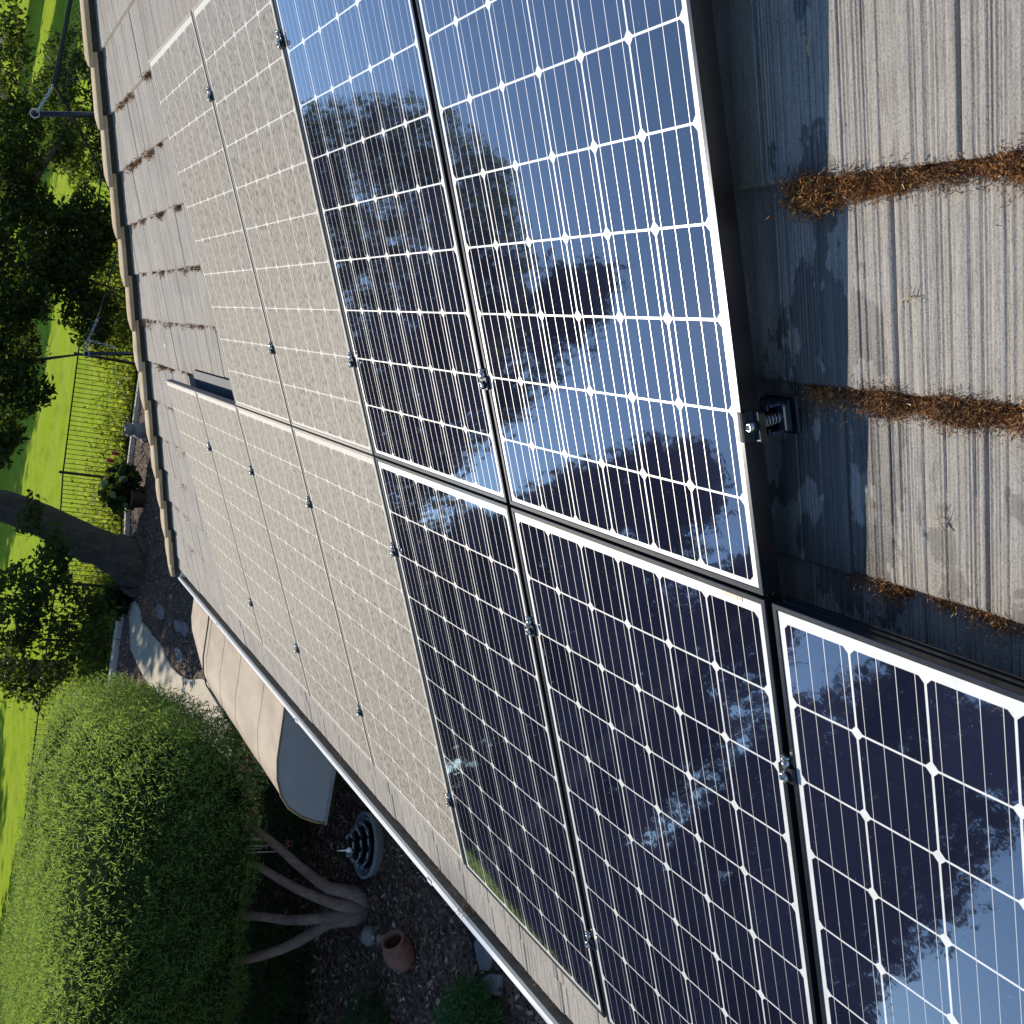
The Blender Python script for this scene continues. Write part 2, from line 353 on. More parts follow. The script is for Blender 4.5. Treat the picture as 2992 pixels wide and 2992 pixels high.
def leaves(C, size, aspect, up=0.0, drp=None, jit=1.0):
    """one pointed quad (rhomb) per centre"""
    k = len(C); d = rng.normal(size=(k, 3)); d[:, 2] += up
    if drp is not None: d += drp
    d /= np.linalg.norm(d, axis=1)[:, None]
    q = rng.normal(size=(k, 3)); q -= (q * d).sum(1)[:, None] * d; q /= np.linalg.norm(q, axis=1)[:, None]
    s = size * rng.uniform(1 - .45 * jit, 1 + .35 * jit, k)[:, None]
    n = np.cross(d, q)
    V = np.stack([C - d * s, C - d * s * .1 + q * s * aspect + n * s * .08, C + d * s, C - d * s * .1 - q * s * aspect + n * s * .08], 1).reshape(-1, 3)
    return V
def clumps(centres, n, sub=14, r=.35):
    """centres: list of (x,y,z,rx,ry,rz,weight). Leaves gather on many small sprays inside each ellipsoid."""
    out = []; tw = sum(c[6] for c in centres)
    for (x, y, z, rx, ry, rz, wt) in centres:
        k = int(n * wt / tw); ns = max(3, k // sub)
        d = rng.normal(size=(ns, 3)); d /= np.linalg.norm(d, axis=1)[:, None]; rad = rng.uniform(.25, 1, ns) ** .45
        S = np.array([x, y, z]) + d * rad[:, None] * np.array([rx, ry, rz])
        idx = rng.integers(0, ns, k); out.append(S[idx] + rng.normal(size=(k, 3)) * r * np.array([1, 1, .6]))
    return np.concatenate(out)
def quads(V): return np.arange(len(V)).reshape(-1, 4)
def limb(b, pts, rads, n=10, wob=.06):
    pts = [Vector(p) for p in pts]; out = []; rr = []
    for i in range(len(pts) - 1):
        for t in (0, .25, .5, .75):
            p_ = pts[i].lerp(pts[i + 1], t); r_ = rads[i] * (1 - t) + rads[i + 1] * t
            out.append(p_ + Vector((random.uniform(-1, 1), random.uniform(-1, 1), 0)) * r_ * wob * 2 if i + t > 0 else p_); rr.append(r_ * random.uniform(.95, 1.06))
    out.append(pts[-1]); rr.append(rads[-1]); b.tube(out, rr, n)

def tree(label, base, trunk, limbs, crown, n, size, mat=None, group=None, name="broadleaf_tree", sub=16, r=.35, asp=.42, bark=None):
    root = empty(name, Matrix.Translation(base), label, "tree", group); bs = Vector(base)
    b = MB(); limb(b, [Vector(p[:3]) - bs for p in trunk], [p[3] for p in trunk], 14)
    for L in limbs: limb(b, [Vector(p[:3]) - bs for p in L], [p[3] for p in L], 7)
    b.build("trunk", bark or M_bark, root, True)
    C = clumps(crown, n, sub, r) - np.array(base)
    npmesh("crown", leaves(C, size, asp), quads(C[:, :0].repeat(1, 0)) if False else np.arange(len(C) * 4).reshape(-1, 4), mat or M_oak, root)
    return root

OK = [(-5.0, 23.6, GZ - .1, .85), (-4.9, 23.5, GZ + .25, .55), (-4.7, 23.6, GZ + .9, .44), (-4.3, 24.0, GZ + 1.9, .38), (-4.05, 24.3, GZ + 3.0, .36), (-3.9, 24.4, 1.6, .34), (-3.6, 24.5, 4.0, .36), (-3.4, 24.6, 8.0, .2)]
tree("huge old oak with a thick leaning trunk rising from the mulch beside the black fence", (-4.85, 23.5, GZ), OK,
     [[(-3.9, 24.3, 1.5, .22), (-2.2, 23.4, 1.4, .15), (.4, 22.4, 1.1, .12), (2.6, 22.0, .2, .07), (4.4, 22, -.5, .03)],
      [(-3.9, 24.3, 2.0, .14), (-5.4, 22.4, 1.4, .08), (-6.2, 20.8, .4, .04), (-6.0, 20.2, -.9, .015)],
      [(-3.9, 24.4, 1.8, .3), (-6.5, 24, 4.5, .18), (-8.5, 23.6, 6.5, .08)], [(-3.7, 24.4, 3.4, .25), (-1, 25, 6, .15), (1, 25.4, 8, .06)],
      [(-.5, 22.8, 1.0, .06), (-.6, 22.3, -.4, .035), (-.2, 22, -1.6, .015)], [(1.2, 22.3, .9, .06), (1.3, 22.0, -.6, .03), (1.1, 21.8, -1.9, .015)]],
     [(-3.6, 24.8, 8.0, 4.0, 4.0, 4.2, 15.0), (-.5, 24.6, 6.2, 3.0, 3.0, 2.2, 5.5), (-5.6, 24.6, 8.5, 2.0, 2.2, 2.0, 1.2),
      (5.2, 22.6, .85, 1.2, 1.1, .45, .35), (3.3, 22.4, .55, 1.2, 1.2, .60, 1.1), (1.4, 22.3, .15, 1.5, 1.2, .95, 1.9), (-.5, 22.4, .25, 1.1, 1.0, .75, .9),
      (3.9, 22.2, -.45, .5, .6, .3, .12), (1.9, 22.1, -.9, 1.1, .9, .55, .95), (.5, 21.9, -1.3, .65, .6, .5, .40), (-2.0, 22.6, .10, .9, .9, .45, .50), (2.4, 22.1, -1.3, .5, .5, .35, .20), (-1.3, 22.0, -.35, .35, .4, .4, .14),
      (-5.6, 20.6, -.4, 1.1, 1.0, .8, .34), (-5.0, 20.2, -1.1, 1.0, .8, .7, .24), (-6.4, 20.2, -.9, 1.0, .9, .9, .34), (-5.7, 20.0, -1.8, .8, .6, .5, .16), (-4.5, 21.0, -1.25, .6, .5, .3, .12), (-3.9, 22.4, -.75, .3, .3, .3, .06)],
     118000, .078, sub=20, r=.13)
# smaller shrubs and trees beyond the fence
def bush(label, c, rad, n, size, mat, asp=.4, r=.12, stems=6, name="shrub", cat="shrub", group=None, core=.72, up=.3):
    root = empty(name, Matrix.Translation((c[0], c[1], GZ)), label, cat, group)
    b = MB()
    for i in range(stems):
        an = 6.28 * i / stems; e = (math.cos(an) * rad[0] * .6, math.sin(an) * rad[1] * .6, c[2] + rad[2] * .5 - GZ)
        limb(b, [(math.cos(an) * .04, math.sin(an) * .04, 0), (e[0] * .5, e[1] * .5, e[2] * .6), e], [.03, .02, .008], 5)
    b.build("stem", M_bark, root, True)
    C = clumps([(0, 0, c[2] - GZ, *rad, 1)], n, 14, r); C[:, 2] = np.maximum(C[:, 2], .02)
    npmesh("foliage", leaves(C, size, asp, up), np.arange(len(C) * 4).reshape(-1, 4), mat, root)
    return root
bush("loose dark green bush behind the fence, tall and right of the hammock pole", (6.2, 30.5, -1.6), (2.2, 1.6, 1.7), 9000, .09, M_oak)
bush("yellow green sunlit bush just behind the fence beside the near hammock post", (1.0, 29.0, -2.5), (1.7, 1.0, .75), 6000, .07, M_rim)
bush("broad-leaved hydrangea bush with pale blooms right of the oak trunk", (-3.35, 24.6, -2.75), (.55, .45, .42), 900, .10, M_oak, .7, .08)
bush("low dark leafy bush at the left foot of the oak trunk", (-5.95, 24.0, -2.95), (.38, .35, .32), 700, .09, M_oak, .6, .06)

def bigtree(label, x, y, top, rr, n, ctr=None, low=1.0, size=.20, r=.5):
    h = top - GZ; cz = GZ + h * .58
    cr = [(x, y, cz, rr, rr, h * .40, 4), (x - rr * .5, y + rr * .2, cz - h * .1, rr * .7, rr * .7, h * .26, 1.5), (x + rr * .5, y - rr * .2, cz - h * .05, rr * .65, rr * .65, h * .25, 1.5), (x, y, top - h * .1, rr * .45, rr * .45, h * .10, .7)]
    tree(label, (x, y, GZ), [(x, y, GZ - .1, .4), (x, y, GZ + h * .4, .3), (x + .3, y, GZ + h * .8, .1)],
         [[(x, y, GZ + h * .35, .18), (x - rr * .6, y, cz, .07)], [(x, y, GZ + h * .4, .18), (x + rr * .6, y, cz, .07)]], cr, n, size, M_far, "tall trees around the yard", sub=22, r=r)
bigtree("tall tree on the lawn side of the fence, just left of the oak", -11.0, 34.5, 19.3, 2.3, 22000, size=.17, r=.3)
bigtree("very tall broad tree on the far side, behind the clipped shrub tree", -28.2, 48.4, 26.5, 5.4, 46000, size=.26, r=.40)
bigtree("very tall broad tree on the far side, next left of the tallest", -33.6, 42.3, 24.5, 4.5, 36000, size=.26, r=.40)
bigtree("tall tree on the left side beyond the added hedge", -36.0, 32.0, 24.0, 4.3, 30000, size=.24, r=.38)
bigtree("tall narrow tree on the left side nearest the house", -32.2, 24.1, 20.5, 2.9, 22000, size=.20, r=.33)
tree("tall bare-stemmed tree with a high crown left of the garden", (-18.6, 22.7, GZ), [(-18.6, 22.7, GZ - .1, .3), (-18.4, 22.9, 6, .2), (-18.6, 22.7, 16, .08)], [[(-18.5, 22.8, 13, .1), (-20.2, 22.2, 16, .04)], [(-18.5, 22.8, 13, .1), (-16.2, 24.5, 16, .04)]],
     [(-18.6, 22.7, 17.2, 4.3, 4.3, 1.8, 1)], 20000, .20, M_far, "tall trees around the yard", sub=22, r=.4)
bigtree("added wide shade-casting tree far out on the fairway, leftmost of four", -43.0, 85.0, 24.0, 11.0, 22000, size=.6, r=.9)  # these four trees are added to put the far lawn in shade
bigtree("added wide shade-casting tree far out on the fairway, second from the left of four", -19.0, 98.0, 25.0, 11.0, 22000, size=.6, r=.9)
bigtree("added wide shade-casting tree far down the fairway, third from the left of four", 6.0, 100.0, 26.0, 12.0, 22000, size=.7, r=1.0)
bigtree("added wide shade-casting tree at the far right side of the fairway", 22.0, 150.0, 30.0, 16.0, 34000, size=.9, r=1.2)

hb = empty("added_hedge", Matrix.Translation((-29, 12, GZ)), "added tall dark hedge behind the garden trees, hides the horizon in panel reflections", "hedge")  # unseen hedge added to block the bright horizon in the panel reflections
k_ = 60000; Ch = np.stack([rng.normal(0, .7, k_), rng.uniform(-26, 30, k_), rng.uniform(0, 9.0, k_) + .4 * np.sin(rng.uniform(-26, 30, k_))], 1)
npmesh("foliage", leaves(Ch, .30, .45), np.arange(k_ * 4).reshape(-1, 4), M_far, hb)
b = MB(); b.box((0, 2, 3.9), (.5, 55, 7.8)); b.build("foliage_core", M_darkcore, hb)
# clipped shrub-tree with four pinkish stems
hr = empty("clipped_shrub_tree", Matrix.Translation((-5.3, 7.8, GZ)), "big clipped rounded shrub tree on four bare pinkish stems beside the fountain", "tree")
stems = [[(-5.25, 7.75, -3.32, .11), (-5.13, 7.75, -3.14, .085), (-5.08, 7.8, -2.86, .062), (-5.0, 7.9, -2.71, .055), (-4.89, 8.0, -2.54, .05), (-4.78, 8.1, -2.39, .047), (-4.66, 8.2, -2.21, .045), (-4.5, 8.4, -1.9, .04), (-4.5, 8.8, -1.2, .03)],
         [(-5.3, 7.75, -3.3, .10), (-5.22, 7.7, -2.95, .062), (-5.19, 7.82, -2.77, .055), (-5.13, 7.94, -2.55, .05), (-5.05, 8.06, -2.35, .045), (-4.98, 8.18, -2.18, .042), (-5.0, 8.5, -1.7, .035), (-5.2, 9, -1.1, .03)],
         [(-5.36, 7.75, -3.3, .10), (-5.35, 7.7, -2.92, .06), (-5.45, 7.85, -2.71, .055), (-5.52, 8.0, -2.53, .052), (-5.55, 8.15, -2.34, .047), (-5.6, 8.3, -2.15, .045), (-5.7, 8.7, -1.7, .035), (-6, 9.2, -1.1, .03)],
         [(-5.33, 7.72, -3.32, .12), (-5.39, 7.7, -3.12, .08), (-5.47, 7.8, -2.93, .068), (-5.63, 7.9, -2.81, .06), (-5.78, 8.0, -2.69, .057), (-5.91, 8.1, -2.56, .053), (-6.03, 8.2, -2.37, .05), (-6.2, 8.4, -2.1, .045), (-6.6, 9, -1.4, .03)]]
off = Vector((-5.3, 7.8, GZ))
for S in stems:
    b = MB(); b.tube([Vector(p[:3]) - off for p in S], [p[3] for p in S], 12)
    b.build("stem", M_pink, hr, True)
def superell(c, r, n, ex, lo=.86, hi=1.04):
    d = rng.normal(size=(n, 3)); d[::3] /= np.array(r); d[1::3] /= np.array(r); d /= np.linalg.norm(d, axis=1)[:, None]
    q = (np.abs(d) ** ex).sum(1) ** (-1 / ex)
    pp = d * q[:, None] * np.array(r); bumpy = 1 + .022 * np.sin(pp[:, 0] * 2.9 + 1) * np.cos(pp[:, 1] * 3.3) + .018 * np.sin(pp[:, 2] * 7 + pp[:, 0] * 5) + .012 * np.sin(pp[:, 0] * 11 + pp[:, 1] * 13 + pp[:, 2] * 9)
    return np.array(c) + d * (q * bumpy * rng.uniform(lo, hi, n))[:, None] * np.array(r), d
HC, HR = (-7.45, 10.65, -1.22), (4.05, 3.25, .88)
C, d = superell(HC, HR, 400000, 7.0, .945, 1.035)
C[:, 0] -= .21 * (C[:, 1] - 7.4)
keep = (rng.random(len(C)) < .55 + .45 * (np.sin(C[:, 0] * 6.1 + C[:, 2] * 8.3) * np.sin(C[:, 1] * 5.3 + C[:, 2] * 6.1 + 1) > -.25)) & ~((C[:, 1] > 13.0) & (rng.random(len(C)) < .7))
C, d = C[keep], d[keep]
V = leaves(C - np.array([-5.3, 7.8, GZ]), .030, .17, .35, d * .9)
npmesh("foliage", V, np.arange(len(V)).reshape(-1, 4), M_hedge, hr)
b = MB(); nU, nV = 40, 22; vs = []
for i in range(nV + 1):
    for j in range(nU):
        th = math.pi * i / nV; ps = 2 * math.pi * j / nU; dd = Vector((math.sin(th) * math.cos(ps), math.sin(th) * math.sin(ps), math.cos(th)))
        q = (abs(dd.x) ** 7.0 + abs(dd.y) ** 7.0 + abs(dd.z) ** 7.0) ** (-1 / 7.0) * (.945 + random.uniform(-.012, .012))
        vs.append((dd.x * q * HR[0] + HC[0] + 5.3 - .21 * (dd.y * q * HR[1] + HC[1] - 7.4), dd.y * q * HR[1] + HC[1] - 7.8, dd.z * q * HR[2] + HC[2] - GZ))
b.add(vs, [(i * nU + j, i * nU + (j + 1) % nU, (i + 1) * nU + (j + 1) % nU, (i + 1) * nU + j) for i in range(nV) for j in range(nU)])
b.build("foliage_core", M_darkcore, hr)  # solid hull added under the leaves to stop light passing through
# long wispy shoots that stick out of the clipped face
for (x, y, z, dx, dz) in [(-4.9, 7.40, -1.0, .35, .25), (-5.6, 7.38, -1.25, .30, .22), (-4.2, 7.42, -1.3, .25, .25), (-3.9, 7.5, -.5, .2, .4), (-6.3, 7.4, -.5, .3, .35)]:
    b = MB(); pts = [Vector((x + dx * t, y - .10 - .15 * t, z + dz * (t - .35 * t * t))) - off for t in (0, .2, .4, .6, .8, 1)]
    b.tube(pts, [.006, .005, .004, .004, .003, .002], 5)
    for p_ in pts[2:]:
        for k in range(4):
            dv = Vector((random.uniform(-.5, 1), random.uniform(-1, .2), random.uniform(-.2, 1))).normalized() * .05; s_ = dv.cross(Vector((0, 1, 0))).normalized() * .008
            b.add([p_, p_ + dv * .5 + s_, p_ + dv, p_ + dv * .5 - s_], [(0, 1, 2, 3)])
    b.build("shoot", M_bright, hr)

# undergrowth behind the stems
bush("ferny dark undergrowth shrub behind the pinkish stems", (-4.9, 10.2, -2.7), (1.5, .8, .75), 26000, .035, M_fern, .18, .07, 8, core=.7)
bush("ferny dark undergrowth shrub left of the pinkish stems", (-7.4, 9.2, -2.75), (1.3, .8, .7), 22000, .035, M_fern, .18, .07, 8)
bush("ferny green undergrowth shrub under the awning end", (-3.6, 9.0, -2.85), (.8, .9, .55), 14000, .032, M_fern, .18, .06, 6)
bush("low rounded fine-leaved shrub left of the terracotta pot", (-6.15, 6.75, -3.12), (.42, .5, .24), 9000, .016, M_fern, .25, .03, 6)
bush("bright green feathery plant beside the flagstones under the gutter", (-4.85, 4.88, -3.1), (.42, .40, .25), 5200, .028, M_bright, .2, .04, 7)
# weeds and ground cover beyond the fence
Cg = np.stack([rng.uniform(-14, 9, 70000), 26.2 + rng.gamma(1.4, 1.5, 70000), np.zeros(70000)], 1)
mask = (np.sin(Cg[:, 0] * 2.1) * np.cos(Cg[:, 1] * 1.7 + Cg[:, 0]) + rng.normal(0, .5, 70000) > -.1) & (Cg[:, 1] > 27.3 - np.maximum(0, (-3 - Cg[:, 0])) * .7)
Cg = Cg[mask]; Cg[:, 2] = GZ + rng.gamma(1.6, .10, len(Cg))
V = leaves(Cg, .07, .55, .2); tag(npmesh("ground_cover", V, np.arange(len(V)).reshape(-1, 4), M_cover), kind="stuff")
# ------------------------------------------------------------------ fence
M_iron = simple("black_iron", (.012, .012, .014), .4, .3, .3, 30)
FZ = -1.70
fr = empty("iron_fence", Matrix.Translation((-3.45, 26.9, GZ)), "black wrought iron picket fence between the mulch garden and the lawn", "fence")
fo = Vector((-3.45, 26.9, GZ))
for i in range(len(FP) - 1):
    p0 = Vector((*FP[i], 0)); p1 = Vector((*FP[i + 1], 0)); L = (p1 - p0).length; dr = (p1 - p0) / L
    b = MB(); b.tube([Vector((p0.x, p0.y, GZ - .05)) - fo, Vector((p0.x, p0.y, FZ + .10)) - fo], .035, 4); b.build("post", M_iron, fr)
    b = MB()
    for zz in (FZ, GZ + .14):
        b.tube([p0 + Vector((0, 0, zz)) - fo, p1 + Vector((0, 0, zz)) - fo], .018, 4)
    k = int(L / .118)
    for j in range(1, k):
        q = p0 + dr * (L * j / k); b.tube([Vector((q.x, q.y, GZ + .05)) - fo, Vector((q.x, q.y, FZ)) - fo], .0085, 4)
    b.build("picket_panel", M_iron, fr)

# ------------------------------------------------------------------ hammock on its two posts
M_steel = simple("galvanised_steel", (.62, .64, .64), .3, .8, .2, 60)
M_rope = simple("black_rope", (.022, .024, .026), .8, 0, .4, 90, .4)
M_pole = simple("black_painted_pole", (.014, .014, .020), .35, .1, .3, 20)
for (pts, lab) in (([(2.85, 13.5, .62), (3.04, 13.5, -.1), (3.1, 13.5, -.28), (3.7, 13.5, -1.3), (4.0, 13.5, GZ)], "taller bent black steel hammock post, top of frame, black netting beside it"),
                   ([(-.24, 20.0, -1.10), (-.09, 20.0, -1.94), (-.02, 20.0, -2.14), (.35, 20.0, -2.7), (.5, 20, GZ)], "shorter bent black steel hammock post with a loose chain tail in front of the fence")):
    base = pts[-1]; r0 = empty("hammock_post", Matrix.Translation(base), lab, "post", "hammock posts")
    b = MB(); b.tube([Vector(p) - Vector(base) for p in pts], .036, 12); b.build("pole", M_pole, r0, True)
    b = MB(); b.tube([Vector(pts[0]) - Vector(base), Vector(pts[0]) - Vector(base) + (Vector(pts[0]) - Vector(pts[1])).normalized() * .03], .039, 12); b.build("end_cap", M_pole, r0, True)
    b = MB(); t0 = Vector(pts[0]) - Vector(base)
    for an in range(0, 13): pass
    ring = [t0 + Vector((.055 * math.cos(a_), 0.0, .055 * math.sin(a_))) + Vector((0, -.04, 0)) for a_ in [6.283 * i / 16 for i in range(17)]]
    b.tube(ring, .008, 6, False); b.build("hook_ring", M_steel, r0, True)
def chain(b, p0, p1, link=.05, wire=.006):
    p0, p1 = Vector(p0), Vector(p1); L = (p1 - p0).length; n = max(2, int(L / (link * .74))); t = (p1 - p0).normalized()
    s1 = t.cross(Vector((0, 1, .2))).normalized(); s2 = t.cross(s1)
    for i in range(n):
        c = p0.lerp(p1, (i + .5) / n); s = s1 if i % 2 else s2; pts = []
        for k in range(13):
            a_ = 6.283 * k / 12; pts.append(c + t * (math.cos(a_) * link * .5) + s * (math.sin(a_) * link * .26))
        b.tube(pts, wire, 5, False)
ch = empty("hammock", Matrix.Translation((3.18, 13.0, GZ)), "black rope net hammock hung on galvanised chains from the posts", "hammock"); ho = Vector((3.18, 13.0, GZ))
b = MB(); chain(b, Vector((2.87, 13.46, .60)) - ho, Vector((3.18, 13.0, .47)) - ho, .06, .007); b.build("chain", M_steel, ch)
b = MB(); chain(b, Vector((-.20, 19.95, -1.08)) - ho, Vector((.06, 19.85, -1.10)) - ho, .13, .010); chain(b, Vector((.06, 19.85, -1.10)) - ho, Vector((.46, 19.3, -1.14)) - ho, .10, .010); chain(b, Vector((.02, 19.9, -1.16)) - ho, Vector((-.03, 19.95, -1.62)) - ho, .085, .010); b.build("chain", M_steel, ch)
b = MB(); b.tube([Vector(p) - ho for p in [(5.2, 13.0, .62), (4.6, 13, .45), (4.24, 13, .41), (4.06, 13, .42), (3.79, 13, .43), (3.4, 13, .45), (3.18, 13, .47)]], [.03, .028, .026, .026, .024, .03, .03], 8); b.build("edge_rope", M_rope, ch, True)
b = MB(); b.tube([Vector(p) - ho for p in [(3.18, 13, .47), (3.09, 13.3, .32), (3.07, 14, .16), (2.92, 14.5, -.04), (2.69, 15, -.31), (2.35, 15.5, -.62), (2.12, 16, -.87), (1.65, 17, -1.03), (.93, 18.5, -1.12), (.46, 19.3, -1.14)]], [.018, .018, .016, .015, .014, .013, .012, .012, .012, .012], 6); b.build("far_rope", M_rope, ch, True)
b = MB(); GU, GV = 46, 24; grid = {}
for i in range(GU + 1):
    for j in range(GV + 1):
        u = i / GU; v = j / GV; x = 3.19 + u * 2.0; wdt = .75 * (1 - (1 - min(1, u * 1.8 + .05)) ** 2)
        z = .46 - .06 * math.sin(u * 3) + .12 * max(0, u - .7) - v * wdt + .03 * math.sin(u * 9 + v * 4); grid[i, j] = Vector((x + .04 * math.sin(v * 6), 13.0 + .30 * math.sin(v * 3.0) * wdt + .03 * math.sin(u * 14), z)) - ho
for i in range(GU):
    for j in range(GV):
        if (i + j) % 2 == 0:
            if j < GV: b.tube([grid[i, j], grid[i + 1, j + 1]], .0028, 3, False)
        else: b.tube([grid[i + 1, j], grid[i, j + 1]], .0028, 3, False)
b.build("netting", M_rope, ch)

# ------------------------------------------------------------------ garden ornaments
M_terra = simple("weathered_terracotta", (.24, .105, .072), .85, 0, .25, 9, .3); M_sgrey = simple("grey_cast_stone", (.20, .205, .205), .8, 0, .2, 14, .3)
M_cone = simple("black_glazed_bowl", (.012, .013, .014), .25, 0, .3, 20); M_peb = simple("pale_slate_tiles", (.30, .34, .36), .5, 0, .3, 12)
# tiered fountain
fx = (-4.60, 7.78, GZ); fo_ = empty("tiered_fountain", Matrix.Translation(fx) @ Matrix.Scale(.92, 4), "round tiered stone fountain with slate scales and grey rim on the mulch below the gutter", "fountain")
b = MB(); b.lathe([(.30, .0), (.345, .04), (.37, .12), (.375, .15), (.345, .155), (.335, .12), (.31, .08), (0.001, .06)], n=40); b.build("basin", M_sgrey, fo_, True)
b = MB()
for r_, z_ in ((.30, .06), (.245, .13), (.185, .20), (.12, .27), (.06, .32)):
    b.lathe([(r_ * .55, z_), (r_, z_ + .02), (r_ * 1.02, z_ + .035), (r_ * .8, z_ + .045), (0.001, z_ + .075)], n=32)
b.build("tier", M_cone, fo_, True)
for r_, z_, n_ in ((.285, .112, 14), (.235, .18, 12), (.18, .25, 9), (.115, .32, 6)):
    for k in range(n_):
        a_ = 6.283 * (k + .5 * (n_ % 2)) / n_ + random.uniform(-.08, .08); s = .030 * (1 + r_)
        b = MB(); Mx = Matrix.Rotation(a_, 4, 'Z') @ Matrix.Rotation(-.55, 4, 'Y')
        b.box((r_ * math.cos(a_), r_ * math.sin(a_), z_), (s * 1.1, s * 2.2, .014), Mx, .005); b.build("slate_scale", M_peb, fo_)
b = MB(); b.lathe([(0.001, .34), (.03, .35), (.045, .39), (.03, .43), (0.001, .44)], n=16); b.build("top_stone", M_cone, fo_, True)
# hanging glass hummingbird lantern above fountain
b = MB(); b.lathe([(.001, 0), (.02, .008), (.028, .03), (.022, .05), (.009, .065), (.006, .14), (.003, .16)], n=12)
tag(b.build("hanging_ornament", M_white, None, True, Matrix.Translation((-4.47, 7.4, -2.88))), "small white teardrop ornament hanging above the fountain", "ornament")
# wind chime
wc = empty("wind_chime", Matrix.Translation((-4.78, 8.25, -2.0)), "wind chime of pale metal tubes with a pink wood knot hanging by the stems", "wind chime")
b = MB(); b.lathe([(.001, 0), (.085, 0), (.085, .014), (.001, .016)], n=20); b.tube([(0, 0, .01), (0, 0, .5)], .0025, 5); b.build("top_disc", M_pole, wc, True)
for k, L in enumerate((.30, .34, .26, .38, .32)):
    a_ = 6.283 * k / 5; b = MB(); b.tube([(.075 * math.cos(a_), .075 * math.sin(a_), -.03), (.075 * math.cos(a_), .075 * math.sin(a_), -.03 - L)], .007, 8); b.build("tube", simple("chime_metal", (.6, .52, .5), .35, .3, .1) if k == 0 else bpy.data.materials["chime_metal"], wc, True)
b = MB(); b.tube([(0, 0, 0), (0, 0, -.46)], .002, 5); b.build("string", M_rope, wc)
b = MB(); b.lathe([(.001, -.24), (.05, -.24), (.05, -.225), (.001, -.225)], n=16); b.build("clapper", M_pole, wc)
b = MB()
for s_ in (-.022, .022): b.tube([(s_ + .022 * math.cos(a_), 0, -.49 + .022 * math.sin(a_)) for a_ in [6.283 * i / 12 for i in range(13)]], .004, 5, False)
b.tube([(.03 * math.cos(a_), 0, -.52 + .03 * math.sin(a_)) for a_ in [6.283 * i / 12 for i in range(13)]], .004, 5, False)
b.build("wood_knot", simple("pink_plastic", (.45, .12, .11), .5), wc)
# terracotta pot lying tilted
pr_ = [(.001, -.20), (.06, -.195), (.11, -.15), (.148, -.07), (.155, .0), (.14, .07), (.112, .125), (.10, .145), (.118, .158), (.124, .170), (.118, .182), (.098, .178), (.085, .15), (.10, .12), (.125, .06), (.135, 0), (.125, -.08), (.09, -.14), (.001, -.17)]
pdir = Vector((.80, -.10, .58)).normalized(); Mp = pdir.to_track_quat('Z', 'Y').to_matrix().to_4x4()
Mp.translation = Vector((-5.10, 6.5, GZ + .14)); b = MB(); b.lathe(pr_, n=36)
tag(b.build("terracotta_pot", M_terra, None, True, Mp), "empty terracotta urn lying tilted on the bark mulch", "pot")
# pot under hydrangea, broken
b = MB(); b.lathe([(.001, 0), (.16, 0), (.22, .3), (.24, .31), (.24, .36), (.21, .36), (.20, .28), (.001, .26)], n=28)
tag(b.build("flower_pot", simple("dark_terracotta", (.09, .045, .035), .9, 0, .3, 9), None, True, Matrix.Translation((-3.55, 24.2, GZ))), "dark terracotta planter under the hydrangea beside the oak", "pot")
# garden hose
b = MB(); b.tube([(-4.2, 5.75, GZ + .02), (-4.34, 5.5, GZ + .03), (-4.36, 5.39, GZ + .03), (-4.46, 5.27, GZ + .025), (-4.6, 5.2, GZ + .03), (-4.72, 5.12, GZ + .03), (-4.9, 4.9, GZ + .03)], .011, 8)
tag(b.build("irrigation_hose", M_rope, None, True), "thin black irrigation hose on the mulch beside the flagstones", "hose")
def stone(poly, lab, grp=None, th=.045, mat=None, name="flagstone"):
    cx = sum(p[0] for p in poly) / len(poly); cy = sum(p[1] for p in poly) / len(poly); b = MB(); n = len(poly)
    top = [((x - cx) * .96, (y - cy) * .96, th) for x, y in poly]; mid = [(x - cx, y - cy, th * .7) for x, y in poly]; bot = [(x - cx, y - cy, -.02) for x, y in poly]
    b.add(top + mid + bot, [tuple(range(n))] + [(i + n, (i + 1) % n + n, (i + 1) % n, i) for i in range(n)] + [(i + 2 * n, (i + 1) % n + 2 * n, (i + 1) % n + n, i + n) for i in range(n)])
    return tag(b.build(name, mat or M_stone, None, False, Matrix.Translation((cx, cy, GZ + .006))), lab, "stone", grp)
stone([(-4.36, 5.30), (-4.20, 5.22), (-4.16, 5.05), (-4.30, 4.96), (-4.43, 4.98), (-4.50, 5.12)], "five-sided pale flagstone half hidden under the gutter", "flagstones")
stone([(-4.54, 5.06), (-4.43, 4.95), (-4.36, 4.80), (-4.52, 4.76), (-4.62, 4.95)], "pointed pale flagstone next to the feathery plant", "flagstones")
def oval(cx, cy, rx, ry, an=0, n=14):
    return [(cx + rx * math.cos(t) * math.cos(an) - ry * math.sin(t) * math.sin(an), cy + rx * math.cos(t) * math.sin(an) + ry * math.sin(t) * math.cos(an)) for t in [6.283 * i / n for i in range(n)]]
stone(oval(-5.12, 18.6, .09, .32), "long narrow grey stepping stone, farther of the pair beyond the awning", "stepping stones")
stone(oval(-5.02, 18.0, .12, .30), "grey stepping stone nearest the far end of the awning", "stepping stones")
stone(oval(-5.55, 18.1, .10, .40), "grey stepping stone beside the curved path", "stepping stones")
stone(oval(-5.3, 20.4, .14, .42), "dark grey stepping stone farthest up the mulch slope", "stepping stones")
